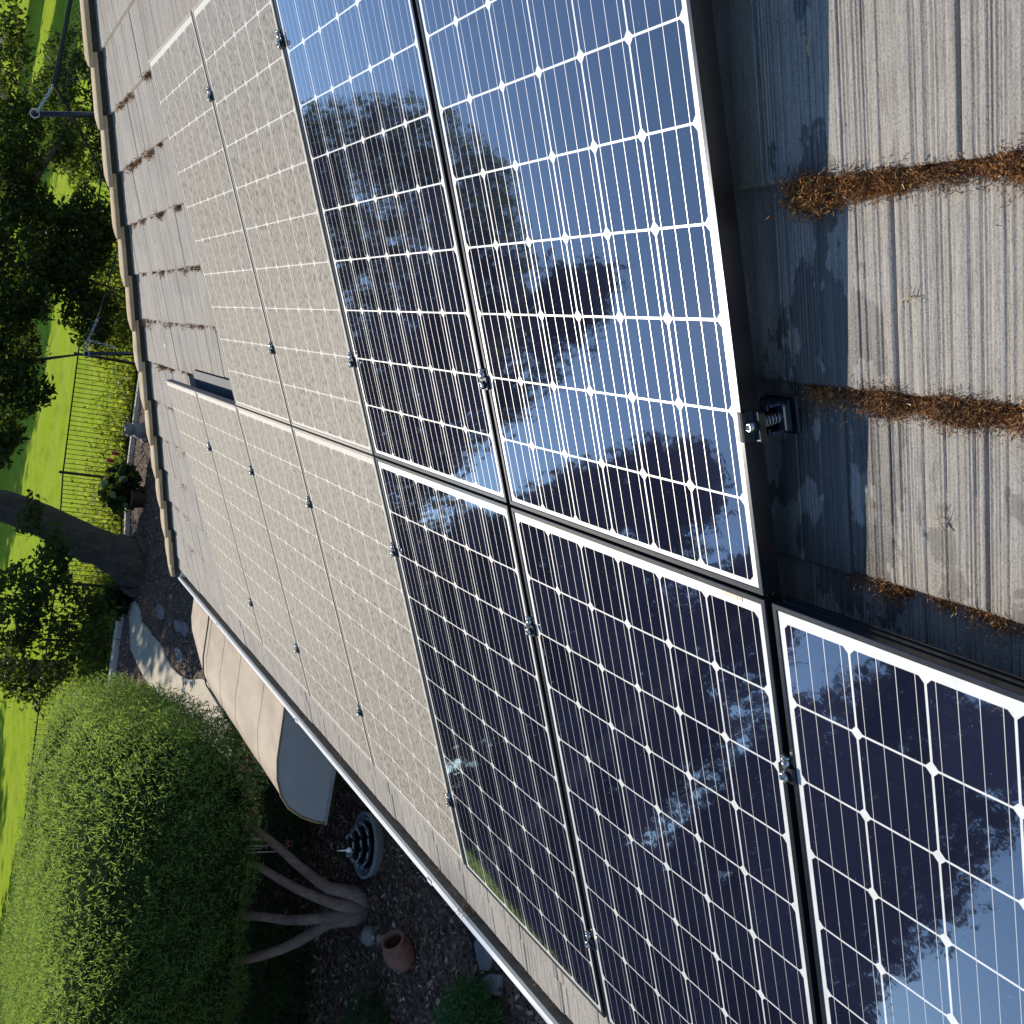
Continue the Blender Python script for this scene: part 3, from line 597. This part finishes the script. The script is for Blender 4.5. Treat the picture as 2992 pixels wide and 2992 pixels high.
def rock(c, r, lab):
    b = MB(); nU, nV = 12, 8; vs = []
    for i in range(nV + 1):
        for j in range(nU):
            th = math.pi * i / nV; ps = 6.283 * j / nU; k = 1 + (random.uniform(-.13, .13) if 0 < i < nV else 0)
            vs.append((r[0] * k * math.sin(th) * math.cos(ps), r[1] * k * math.sin(th) * math.sin(ps), r[2] * k * math.cos(th)))
    b.add(vs, [(i * nU + j, i * nU + (j + 1) % nU, (i + 1) * nU + (j + 1) % nU, (i + 1) * nU + j) for i in range(nV) for j in range(nU)])
    return tag(b.build("rock", M_stone, None, True, Matrix.Translation(c)), lab, "rock")
rock((-5.46, 7.45, GZ + .04), (.11, .09, .09), "rounded grey rock at the foot of the pinkish stems")
rock((-5.36, 7.22, GZ + .02), (.05, .05, .04), "small pale rock in front of the pinkish stems")
# frog statue by the fence
g = empty("frog_statue", Matrix.Translation((-1.98, 25.0, GZ)), "grey stone frog statue sitting in front of the fence", "statue")
b = MB()
def blob(b, c, r, n=14):
    vs = []
    for i in range(9):
        for j in range(n):
            th = math.pi * i / 8; ps = 6.283 * j / n; vs.append((c[0] + r[0] * math.sin(th) * math.cos(ps), c[1] + r[1] * math.sin(th) * math.sin(ps), c[2] + r[2] * math.cos(th)))
    b.add(vs, [(i * n + j, i * n + (j + 1) % n, (i + 1) * n + (j + 1) % n, (i + 1) * n + j) for i in range(8) for j in range(n)])
blob(b, (0, 0, .20), (.20, .20, .22)); b.build("body", M_sgrey, g, True)
b = MB(); blob(b, (0, -.05, .46), (.17, .15, .12)); b.build("head", M_sgrey, g, True)
for s_ in (-1, 1):
    b = MB(); blob(b, (s_ * .09, -.08, .57), (.045, .045, .045), 10); b.build("eye", M_sgrey, g, True)
    b = MB(); blob(b, (s_ * .19, -.06, .09), (.09, .16, .10), 10); b.build("leg", M_sgrey, g, True)
# red blooms by the fence
M_red = simple("red_bloom", (.42, .02, .04), .6)
for i, (x, y, z, nm_) in enumerate([(-2.95, 26.3, -2.75, "upper"), (-2.75, 26.3, -2.85, "lower")]):
    r0 = empty("flower", Matrix.Translation((x, y, GZ)), "red flower spike in front of the fence, %s of the two" % ("left" if i == 0 else "right"), "flower", "red flowers")
    b = MB(); b.tube([(0, 0, 0), (.01, 0, z - GZ)], .006, 5); b.build("stem", M_bright, r0)
    b = MB(); blob(b, (.01, 0, z - GZ + .05), (.05, .05, .11), 8); b.build("bloom", M_red, r0, True)
# blooms on hydrangea (children of nothing: flower heads belong to the bush)
hy = [o for o in bpy.data.objects if o.name.startswith("shrub") and "hydrangea" in o.get("label", "")][0]
M_bloom = simple("pale_green_bloom", (.18, .24, .10), .8, 0, .3, 60)
for (x, y, z) in [(-.15, -.42, .72), (.25, -.40, .55), (-.35, -.38, .45), (.1, -.38, .95)]:
    b = MB(); blob(b, (x, y, z), (.09, .06, .09), 10); b.build("bloom", M_bloom, hy, True)

# ------------------------------------------------------------------ house
house = empty("house", RF.copy(), "house roof of grey ribbed concrete tiles with tan hip caps and white gutter", "house")
def fillpoly(): pass
PB0, PB1 = -6.5, 2.13
FR = [-.065 + .333 * k for k in range(-19, 8)]       # b of each course front edge
FR = [f for f in FR if f <= 2.0] + [2.085]
def hipa(b): return -6.65 - .79 * b
def tiles():
    Vl, Fl = [], []; nb = 0
    for ci, bf in enumerate(FR):
        bb = bf - .333 - .05
        kidx = round((bf + .065) / .333)
        # ribs: 1-D profile along a, different for every course
        a_lo = hipa(bf) - .02; step = .0021
        for seg in ((a_lo, -1.2, .0045), (-1.2, .95, .02 if bf < 1.6 else .005), (.95, 2.6, step), (2.6, 7.0, .05)):
            x0, x1, st = seg
            if bf < -1.75 and x0 >= .95: st = .02
            if bf < -2.6: st = max(st, .05)
            n = max(4, int((x1 - x0) / st)); xs = np.linspace(x0, x1, n + 1)
            r2 = np.random.default_rng(1000 + kidx * 7)
            G = r2.random(4096); W_ = .0075
            cellf = (xs + 20) / W_; ic = np.floor(cellf).astype(int) % 4096; fr_ = cellf - np.floor(cellf) + (G[(ic + 7) % 4096] - .5) * .5
            depth = np.where(G[ic] > .45, .0022 + .0038 * ((G[ic] - .45) / .55), .0006); prof = -depth * np.exp(-((fr_ - .5) / .17) ** 2)
            prof += .0005 * np.sin(xs * 91 + kidx) + .0004 * np.sin(xs * 233 + kidx * 2)
            # joints between tiles
            ofs = 0.0 if kidx % 2 == 0 else .1425
            ph = ((xs - 1.07 - ofs) / .285) % 1.0; dj = np.minimum(ph, 1 - ph) * .285
            prof -= .016 * np.exp(-(dj / .0024) ** 2)
            tid = np.floor((xs - 1.07 - ofs) / .285).astype(int); jt = np.array([((t * 37 + kidx * 91) % 17) / 17 - .5 for t in tid])
            z_f = -.115 + jt * .004 + prof; z_b = -.143 + .004 + jt * .003 + prof * .9
            bfj = bf + jt * .006
            edge = np.full_like(xs, 0.0)
            if seg[0] == a_lo:   # cut along the hip: skew
                pass
            rows = [(np.full_like(xs, bb), z_b), (np.full_like(xs, (bb + bf) / 2), (z_b + z_f) / 2), (bfj - .006, z_f), (bfj, z_f - .004), (bfj, np.full_like(xs, -.152))]
            m = len(xs)
            for (rb, rz) in rows: Vl.append(np.stack([xs, -rb, rz], 1))
            for r in range(4):
                i = np.arange(m - 1) + nb + r * m; Fl.append(np.stack([i, i + m, i + m + 1, i + 1], 1))
            nb += m * 5
    return np.concatenate(Vl), np.concatenate(Fl)
V, F = tiles()
npmesh("roof_tiles", V, F, M_tile, house)
# far slope behind the hip, and roof underlay
b = MB()
def loc(v): return RF.inverted() @ v
eaveY = -hipa(2.13)
hp0 = P(hipa(-6.5), -6.5, -.13); hp1 = P(hipa(2.13), 2.13, -.13)
b.add([loc(v) for v in (hp0, hp1, Vector((8, hp1.y + .0, hp1.z)), Vector((8, hp0.y, hp0.z)))], [(0, 1, 2, 3)])
b.build("far_roof_slope", M_tile, house)
b = MB(); b.add([(7, 6.5, -.16), (7, -2.07, -.16), (hipa(2.07), -2.07, -.16), (hipa(-6.5), 6.5, -.16)], [(0, 1, 2, 3)]); b.build("roof_deck", M_darkgap, house)
# hip caps, one per course
hd = Vector((hipa(1) - hipa(0), -1, 0)); hlen = hd.length * .333; hd.normalize(); hn = Vector((hd.y, -hd.x, 0))   # hd runs down the hip
if hn.x < 0: hn = -hn                                                        # hn points to the near side (+a)
for f in [FR[i] for i in range(len(FR)) if FR[i] > -3.6]:
    p0 = Vector((hipa(f - .36), -(f - .36), 0)); p1 = Vector((hipa(f + .045), -(f + .045), 0)); b = MB(); vs = []
    for (pp, zz, ww) in ((p0, -.066, .125), (p1, -.034, .150)):
        for (o_, dz) in ((-1.40, -.060), (-1.38, -.035), (-.60, -.012), (.20, .0), (.36, -.006), (.40, -.032)):
            vs.append(pp + hn * (ww * o_ + random.uniform(-.002, .002)) + Vector((0, 0, zz + dz)))
    for i in range(6): vs.append(vs[6 + i] + Vector((0, 0, -.028 if i not in (0, 5) else -.010)) - hd * .006)
    b.add(vs, [(i, i + 1, i + 7, i + 6) for i in range(5)] + [(i + 6, i + 7, i + 13, i + 12) for i in range(5)]); hc_ = b.build("hip_cap", M_cap, house)
    b = MB(); m0, m1 = p0 + hn * .018, p1 + hn * .020; b.add([m0 + Vector((0, 0, -.09)), m1 + Vector((0, 0, -.06)), m1 + Vector((0, 0, -.15)), m0 + Vector((0, 0, -.15))], [(0, 1, 2, 3)]); b.build("gap_shade", M_darkgap, hc_)  # dark strip standing in for the shadow gap under the cap edge
# gutter along the eave
b = MB(); eb = 2.135; g0 = loc(Vector((0, 0, 0)))
def WL(x, y, z): return loc(Vector((x, y, z)))
gy0, gy1 = -8.0, 8.36
E0 = P(0, 2.13, -.15); ex, ez = E0.x, E0.z
prof = [(ex + .02, ez - .02), (ex + .02, ez - .13), (ex - .07, ez - .13), (ex - .085, ez - .09), (ex - .108, ez - .05), (ex - .110, ez + .002), (ex - .104, ez + .010), (ex - .092, ez + .013), (ex - .080, ez + .010), (ex - .078, ez - .010)]
n = len(prof); vs = [WL(x, gy0, z) for x, z in prof] + [WL(x, gy1, z) for x, z in prof]
b.add(vs, [(i, i + 1, i + 1 + n, i + n) for i in range(n - 1)] + [(n, n + 1, n + 2, n + 3, n + 4, n + 5, n + 6)]); gut = b.build("gutter", M_white, house)
b = MB(); b.add([WL(ex + .018, gy0, ez - .085), WL(ex - .086, gy0, ez - .085), WL(ex - .086, gy1 - .01, ez - .085), WL(ex + .018, gy1 - .01, ez - .085)], [(0, 1, 2, 3)])
b.add([WL(ex - .076, gy0, ez - .009), WL(ex - .084, gy0, ez - .084), WL(ex - .084, gy1 - .01, ez - .084), WL(ex - .076, gy1 - .01, ez - .009)], [(0, 1, 2, 3)]); b.build("gutter_trough", M_gutin, gut)
for y in (6.6, 4.2, 1.95, -.2):
    b = MB(); b.box(WL(ex - .10, y, ez + .008), (.05, .022, .012)); b.build("gutter_hanger", M_white, gut)
b = MB(); b.box(WL(ex - .05, 1.62, ez - .045), (.05, .12, .02)); b.build("gutter_joint", M_sgrey, gut)
b = MB()
b.add([WL(ex + .03, gy0, ez - .01), WL(ex + .03, 8.2, ez - .01), WL(ex + .03, 8.2, ez - .2), WL(ex + .03, gy0, ez - .2)], [(0, 1, 2, 3)]); b.build("fascia", M_fascia, house)
b = MB(); b.add([WL(-1.45, gy0, ez - .2), WL(-1.45, 7.7, ez - .2), WL(-1.45, 7.7, GZ), WL(-1.45, gy0, GZ), WL(8, 7.7, ez - .2), WL(8, 7.7, GZ)], [(0, 1, 2, 3), (1, 4, 5, 2)])
b.add([WL(ex + .03, gy0, ez - .2), WL(ex + .03, 8.2, ez - .2), WL(-1.45, 8.2, ez - .2), WL(-1.45, gy0, ez - .2)], [(0, 1, 2, 3)]); b.build("wall", M_stucco, house)
# dark slate flashing sheet on the tiles beyond the upper panels
b = MB(); vs = []
for i in range(41):
    a_ = -4.62 + 1.06 * i / 40; hh = -.1015 + .0008 * math.sin(i * 1.9)
    vs += [(a_, .105, hh), (a_, -.22, hh)]
b.add(vs, [(2 * i, 2 * i + 1, 2 * i + 3, 2 * i + 2) for i in range(40)])
b.build("flashing", M_slate, house)

# ------------------------------------------------------------------ awning
def awnmat(name, c0, c1, c2):
    m = NT(name); co = m.co(); f = m.noise(m.scale(co, (1, .5, 1)), 3.5, 6, .65); g = m.noise(co, 55, 3, .6)
    x, y, z = m.sep(co)
    c = m.ramp(f, [(.38, c0), (.5, c1), (.62, c2)]); c = m.mix(m.math('MULTIPLY', m.step(g, .55, .68), .35), c, (.09, .06, .045))
    c = m.mix(m.math('MULTIPLY', m.step(m.noise(m.scale(co, (.25, 2, 1)), 5, 5, .7), .5, .66), .4), c, (.10, .065, .05))
    lich = m.math('MULTIPLY', m.step(m.noise(co, 4, 4), .42, .6), m.step(z, -.10, -.34)); c = m.mix(m.math('MULTIPLY', lich, .55), c, (.42, .33, .08))
    m.set(Base_Color=c, Roughness=.7); m.bump(f, .15, .02); return m.m
M_awn = awnmat("tan_canvas", (.115, .078, .050), (.20, .138, .090), (.25, .178, .118)); M_end = simple("grey_canvas_end", (.27, .28, .30), .8, 0, .08, 5)
aw = empty("awning", Matrix.Translation((-1.45, 4.8, -1.07)), "tan waterfall canvas awning with a grey end panel below the gutter", "awning")
ap = [(0, .045), (-.35, .02), (-.75, .0), (-1.05, -.005), (-1.20, -.03), (-1.32, -.075), (-1.42, -.15), (-1.49, -.26), (-1.53, -.37), (-1.545, -.45)]
ys = np.linspace(0, 3.35, 40); b = MB(); vs = []
for yi, y in enumerate(ys):
    sag = .012 * math.sin(y / 3.35 * math.pi * 3) ** 2; k = 1.0 if y < 2.35 else 1 - .16 * ((y - 2.35) / 1.0) ** 2
    for (x, z) in ap: vs.append((x * k, y, z - sag * (1 if -1.3 < x < -.2 else .2) - .02 * (y / 3.35)))
n = len(ap); b.add(vs, [(i * n + j, i * n + j + 1, (i + 1) * n + j + 1, (i + 1) * n + j) for i in range(len(ys) - 1) for j in range(n - 1)])
b.build("canvas_top", M_awn, aw, True)
b = MB(); b.add([(x, 0.004, z - .003) for x, z in ap] + [(0, .004, -.45)], [tuple(range(len(ap) + 1))]); b.build("end_panel", M_end, aw)
b = MB(); b.add([(vs[-n + j][0], 3.345, vs[-n + j][2] - .003) for j in range(n)] + [(0, 3.345, -.45)], [tuple(range(n + 1))]); b.build("end_panel", M_end, aw)
b = MB(); b.tube([(x * (1.0 if True else 1), 2.5 + .05 * (-x), z + .003) for x, z in ap], .007, 6); b.build("seam", simple("dark_piping", (.10, .07, .05), .8), aw, True)
for yy in (.62, 1.35, 1.95):
    b = MB(); b.tube([(x, yy, z - .0015 - .012 * math.sin(yy / 3.35 * math.pi * 3) ** 2 * (1 if -1.3 < x < -.2 else .2) - .02 * yy / 3.35) for x, z in ap], .0045, 6); b.build("seam", M_awn, aw, True)
b = MB(); b.tube([(x, 0, z + .001) for x, z in ap], .008, 6); b.build("edge_piping", M_awn, aw, True)
b = MB(); b.tube([(-1.545, 0, -.45), (-1.545, 3.2, -.455)], .014, 8); b.tube([(0, .004, -.45), (-1.545, .004, -.45)], .014, 8); b.build("frame_tube", M_sgrey, aw, True)

# ------------------------------------------------------------------ solar panels
PW, PL = .996, 1.636
def make_panel(dust):
    root = empty("solar_panel", RF.copy()); fm = M_dframe if dust else M_frame
    prof = [(0, -.038), (0, .0010), (.0010, .0024), (.0104, .0024), (.0115, .0016), (.0115, -.003)]
    b = MB(); vs = []
    for (o_, z) in prof:
        vs += [(o_, -o_, z), (PW - o_, -o_, z), (PW - o_, -(PL - o_), z), (o_, -(PL - o_), z)]
    b.add(vs, [(r * 4 + i, r * 4 + (i + 1) % 4, r * 4 + 4 + (i + 1) % 4, r * 4 + 4 + i) for r in range(len(prof) - 1) for i in range(4)])
    # lower flange
    b.add([(0, 0, -.038), (PW, 0, -.038), (PW, -PL, -.038), (0, -PL, -.038), (.03, -.03, -.038), (PW - .03, -.03, -.038), (PW - .03, -PL + .03, -.038), (.03, -PL + .03, -.038)], [(i, (i + 1) % 4, (i + 1) % 4 + 4, i + 4) for i in range(4)])
    # little outside groove line on the top rail
    b.box((PW / 2, .0012, -.018), (PW - .02, .0024, .004)); b.box((PW / 2, .0012, -.032), (PW - .02, .0024, .003))
    b.build("frame", fm, root)
    b = MB(); b.add([(.0055, -.0055, 0), (.0055, -PL + .0055, 0), (PW - .0055, -PL + .0055, 0), (PW - .0055, -.0055, 0)], [(0, 1, 2, 3)])
    b.add([(.0055, -.0055, -.006), (.0055, -PL + .0055, -.006), (PW - .0055, -PL + .0055, -.006), (PW - .0055, -.0055, -.006)], [(3, 2, 1, 0)])
    b.build("cell_laminate", M_dust if dust else M_clean, root)
    b = MB(); b.box((PW / 2, -.2, -.015), (.12, .1, .018)); b.build("junction_box", M_pole, root)
    return root
proto = {True: make_panel(True), False: make_panel(False)}; used = {True: False, False: False}
ordn = ["nearest", "second", "third", "fourth", "fifth", "sixth", "farthest"]
def place_panel(k, upper, dust, label, group):
    r = proto[dust] if not used[dust] else copy_tree(proto[dust]); used[dust] = True
    a0 = k * 1.016 - .0225; b0 = (-1.6436 - .031) if upper else -.031
    M = RF.copy(); M.translation = P(a0, b0, 0.0); r.matrix_world = M; tag(r, label, "solar panel", group); return r
panels = {}
for i, k in enumerate((1, 0, -1, -2, -3, -4, -5)):
    dust = k <= -2
    lab = "%s solar panel of the lower row, %s" % (["nearest", "second nearest", "third nearest", "fourth nearest", "fifth nearest", "sixth nearest", "farthest"][i], "beige with dust" if dust else "washed clean and mirror dark")
    panels['L', k] = place_panel(k, False, dust, lab, "dusty solar panels" if dust else "clean solar panels")
for i, k in enumerate((0, -1, -2, -3)):
    dust = k <= -2
    lab = "%s solar panel of the upper row, %s" % (["nearest", "second nearest", "third nearest", "farthest"][i], "beige with dust" if dust else "washed clean, reflecting blue sky")
    panels['U', k] = place_panel(k, True, dust, lab, "dusty solar panels" if dust else "clean solar panels")
# serial number sticker on the second lower panel
M_stick = NT("sticker_print"); xx, yy, zz = M_stick.sep(M_stick.co())
sb = M_stick.math('GREATER_THAN', M_stick.noise(M_stick.scale(M_stick.co(), (1, .02, 1)), 700, 1), .52)
inb = M_stick.math('LESS_THAN', M_stick.math('ABSOLUTE', yy), .0028)
M_stick.set(Base_Color=M_stick.mix(M_stick.math('MULTIPLY', sb, inb), (.72, .66, .52), (.40, .22, .10)), Roughness=.4)
b = MB(); b.box((0, 0, 0), (.060, .0085, .0006)); st = b.build("serial_sticker", M_stick.m, panels['L', 0]); st.location = (.90, -.0165, .0008)
# clamps between neighbouring panels
M_alu = simple("bright_aluminium", (.42, .41, .40), .22, .9, .12, 120); M_dalu = simple("dark_aluminium", (.025, .028, .034), .3, .7, .3, 60)
def make_clamp():
    r = empty("mid_clamp", RF.copy())
    b = MB(); b.box((0, 0, .0065), (.042, .034, .006), None, .0018); b.box((0, 0, -.02), (.013, .03, .045), None, .001); b.build("clamp_plate", M_dalu, r)
    b = MB(); b.lathe([(.001, .0095), (.0105, .0095), (.0105, .018), (.0085, .020), (.0055, .020), (.0055, .014), (.001, .014)], c=(0, -.004, 0), n=18); b.build("bolt_head", M_alu, r, True)
    b = MB(); b.tube([(0, .012, .006), (0, .030, .006)], .0085, 14); b.tube([(0, .032, .005), (0, .036, .005)], .010, 14); b.build("spring_nut", M_alu, r, True)
    return r
cp = make_clamp(); first = True; sm = {0: "first", -1: "second", -2: "third", -3: "fourth", -4: "fifth", 1: "nearest"}
seams = [(k, 'L', bb) for k in (1, 0, -1, -2, -3, -4) for bb in (.315, 1.32)] + [(k, 'U', bb) for k in (0, -1, -2) for bb in (-.36, -1.36)]
for (k, rw, bb) in seams:
    r = cp if first else copy_tree(cp); first = False
    M = RF.copy(); M.translation = P(k * 1.016 - .031 + .0085 - .009, bb, 0); r.matrix_world = M
    idx = (1 - k) if rw == 'L' else (0 - k)
    tag(r, "panel clamp, %s part of %s seam from the near end, %s row" % ("lower" if (bb == 1.32 or bb == -.36) else "upper", ["first", "second", "third", "fourth", "fifth", "sixth"][idx], "lower" if rw == 'L' else "upper"), "clamp", "clamps between solar panels")
# end clamp with spring and foot
ec = empty("end_clamp", RF.copy(), "shiny end clamp with coiled spring on the near edge of the upper row", "clamp")
Me = RF.copy(); Me.translation = P(1.016 - .0225 - .020, -.350, 0); ec.matrix_world = Me
b = MB(); vs = []
cpz = [(-.016, .0045), (-.008, .0045), (.0, .0055), (.004, .0045), (.007, -.006), (.012, -.012), (.024, -.013), (.032, -.010), (.038, -.004), (.040, -.012)]
for (x, z) in cpz: vs += [(x, .026, z), (x, -.026, z)]
for (x, z) in cpz: vs += [(x, .026, z - .003), (x, -.026, z - .003)]
n = len(cpz) * 2; b.add(vs, [(2 * i, 2 * i + 1, 2 * i + 3, 2 * i + 2) for i in range(len(cpz) - 1)] + [(n + 2 * i + 2, n + 2 * i + 3, n + 2 * i + 1, n + 2 * i) for i in range(len(cpz) - 1)] + [(2 * i, 2 * i + 2, n + 2 * i + 2, n + 2 * i) for i in range(len(cpz) - 1)] + [(2 * i + 3, 2 * i + 1, n + 2 * i + 1, n + 2 * i + 3) for i in range(len(cpz) - 1)])
b.build("clamp_plate", M_dalu, ec, False)
b = MB(); b.lathe([(.0035, -.006), (.0035, -.001), (.0055, .001), (.0085, .0), (.0085, -.012)], c=(.012, 0, 0), n=20); b.build("bolt_head", M_alu, ec, True)
b = MB(); b.tube([(.004 + .0095 * math.cos(t * .55), .0095 * math.sin(t * .55), -.018 - t * .00062) for t in range(0, 90)], .0014, 5); b.build("spring", M_alu, ec, True)
b = MB(); b.tube([(.004, 0, -.01), (.004, 0, -.085)], .004, 8); b.build("bolt_shaft", M_alu, ec)
b = MB()
for s_ in (-1, 1): b.box((-.014, s_ * .024, -.068), (.052, .005, .030), None, .001); b.box((-.008, s_ * .021, -.050), (.026, .010, .004))
b.box((.014, 0, -.074), (.020, .050, .010), None, .003); b.box((-.020, 0, -.088), (.070, .055, .006)); b.build("rail_bracket", M_alu if False else simple("blue_grey_aluminium", (.14, .17, .22), .25, .85, .15, 60), ec)
b = MB(); b.box((-.018, -.002, -.102), (.085, .070, .010), None, .003); b.build("base_flashing", M_pole, ec)
# support feet hidden mostly under the array
for j, (a_, bb) in enumerate([(1.98, .3), (1.98, 1.3)]):
    pass

# ------------------------------------------------------------------ moss, twigs
def mossmat():
    m = NT("dry_moss"); g = m.n.new("ShaderNodeNewGeometry")
    c = m.ramp(g.outputs['Random Per Island'], [(0, (.05, .02, .01)), (.35, (.15, .058, .016)), (.68, (.36, .14, .028)), (.90, (.52, .25, .06)), (1, (.56, .42, .22))])
    big = m.noise(m.co(), 14, 3); c = m.mix(m.math('MULTIPLY', m.step(big, .45, .65), .5), c, (.09, .045, .022))
    m.set(Base_Color=c, Roughness=.9); return m.m
M_moss = mossmat()
def moss(rows):
    C, S = [], []
    for (bf, a0, a1, n, sp, size) in rows:
        nl = max(3, int((a1 - a0) * sp)); la = rng.uniform(a0, a1, nl); lr = rng.gamma(1.7, .0050, nl) + .0035; wt = lr ** 1.5; wt /= wt.sum()
        k = rng.choice(nl, n, p=wt); d = rng.normal(size=(n, 3)) * .55
        a_ = la[k] + d[:, 0] * lr[k] * 1.6; b_ = bf + .003 + lr[k] * .5 + d[:, 1] * lr[k] * .9; h = -.140 + np.abs(d[:, 2]) * lr[k] * 1.3 + .004
        C.append(np.stack([a_, -b_, h], 1)); S.append(np.full(n, size))
    C = np.concatenate(C); S = np.concatenate(S); k = len(C)
    d = rng.normal(size=(k, 3)) * .7; d[:, 1] -= .3; d[:, 2] += .5; d /= np.linalg.norm(d, axis=1)[:, None]
    q = np.cross(d, rng.normal(size=(k, 3))); q /= np.linalg.norm(q, axis=1)[:, None]; s = (S * rng.uniform(.5, 1.5, k))[:, None]
    bend = rng.normal(size=(k, 3)) * s * .35
    V = np.stack([C - q * s * .15, C + q * s * .15, C + d * s + bend + q * s * .05, C + d * s + bend - q * s * .05], 1).reshape(-1, 3)
    return V
ms = []
f = FR
def fb(k): return -.065 + .333 * k
V = moss([(fb(-2), 1.05, 1.9, 70000, 32, .0052), (fb(-1), 1.05, 1.95, 70000, 36, .0050), (fb(-2), 1.0, 1.9, 22000, 260, .0045), (fb(-1), 1.0, 1.9, 22000, 260, .0045), (fb(0), 1.05, 1.8, 6000, 200, .0035), (fb(-3), 1.2, 2.0, 8000, 20, .0055), (fb(0), 1.1, 1.75, 4000, 20, .0040)] +
         [(fb(k), hipa(fb(k)) + .25, -3.0 if k < 0 else -4.8, 900, 9, .012) for k in (-5, -4, -3, -2, -1, 0)] + [(fb(k), hipa(fb(k)) + .2, -5.0, 260, 8, .010) for k in (1, 2, 3, 4, 5)] +
         [(1.64, -5.0, .2, 1500, 6, .009), (2.10, -5.5, .4, 900, 5, .009)])
mo = npmesh("moss", V, np.arange(len(V)).reshape(-1, 4), M_moss); mo.matrix_world = RF.copy(); tag(mo, kind="stuff")
# twigs: forked cypress sprigs lying on the tiles
for (a_, bb, an, lab) in [(1.245, -.545, .4, "forked dry sprig on the sunlit tile beside the panel shadow"), (1.275, -.20, 2.2, "short crooked dry sprig on the lower sunlit tile"), (1.46, -.66, 1.1, "dry sprig near the right mossy tile edge"), (1.09, -.93, 1.5, "single thin dry stalk on the upper sunlit tile")]:
    b = MB(); dr = Vector((math.cos(an), math.sin(an), 0)); sd = Vector((-dr.y, dr.x, 0)); L = .035
    pts = [dr * (L * (t - .5)) + sd * .004 * math.sin(t * 5) for t in (0, .25, .5, .75, 1)]; b.tube(pts, [.0012, .0011, .001, .0009, .0006], 5)
    for t, s_ in ((.3, 1), (.5, -1), (.65, 1), (.8, -1)):
        q = dr * (L * (t - .5)); b.tube([q, q + (dr * .5 + sd * s_ * .8) * .010, q + (dr * .9 + sd * s_) * .014 + Vector((0, 0, .002))], [.0008, .0007, .0004], 4)
    M = RF.copy(); M.translation = P(a_, bb, -.117); tag(b.build("dry_sprig", M_twig, None, True, M), lab, "twig", "dry sprigs on the tiles")
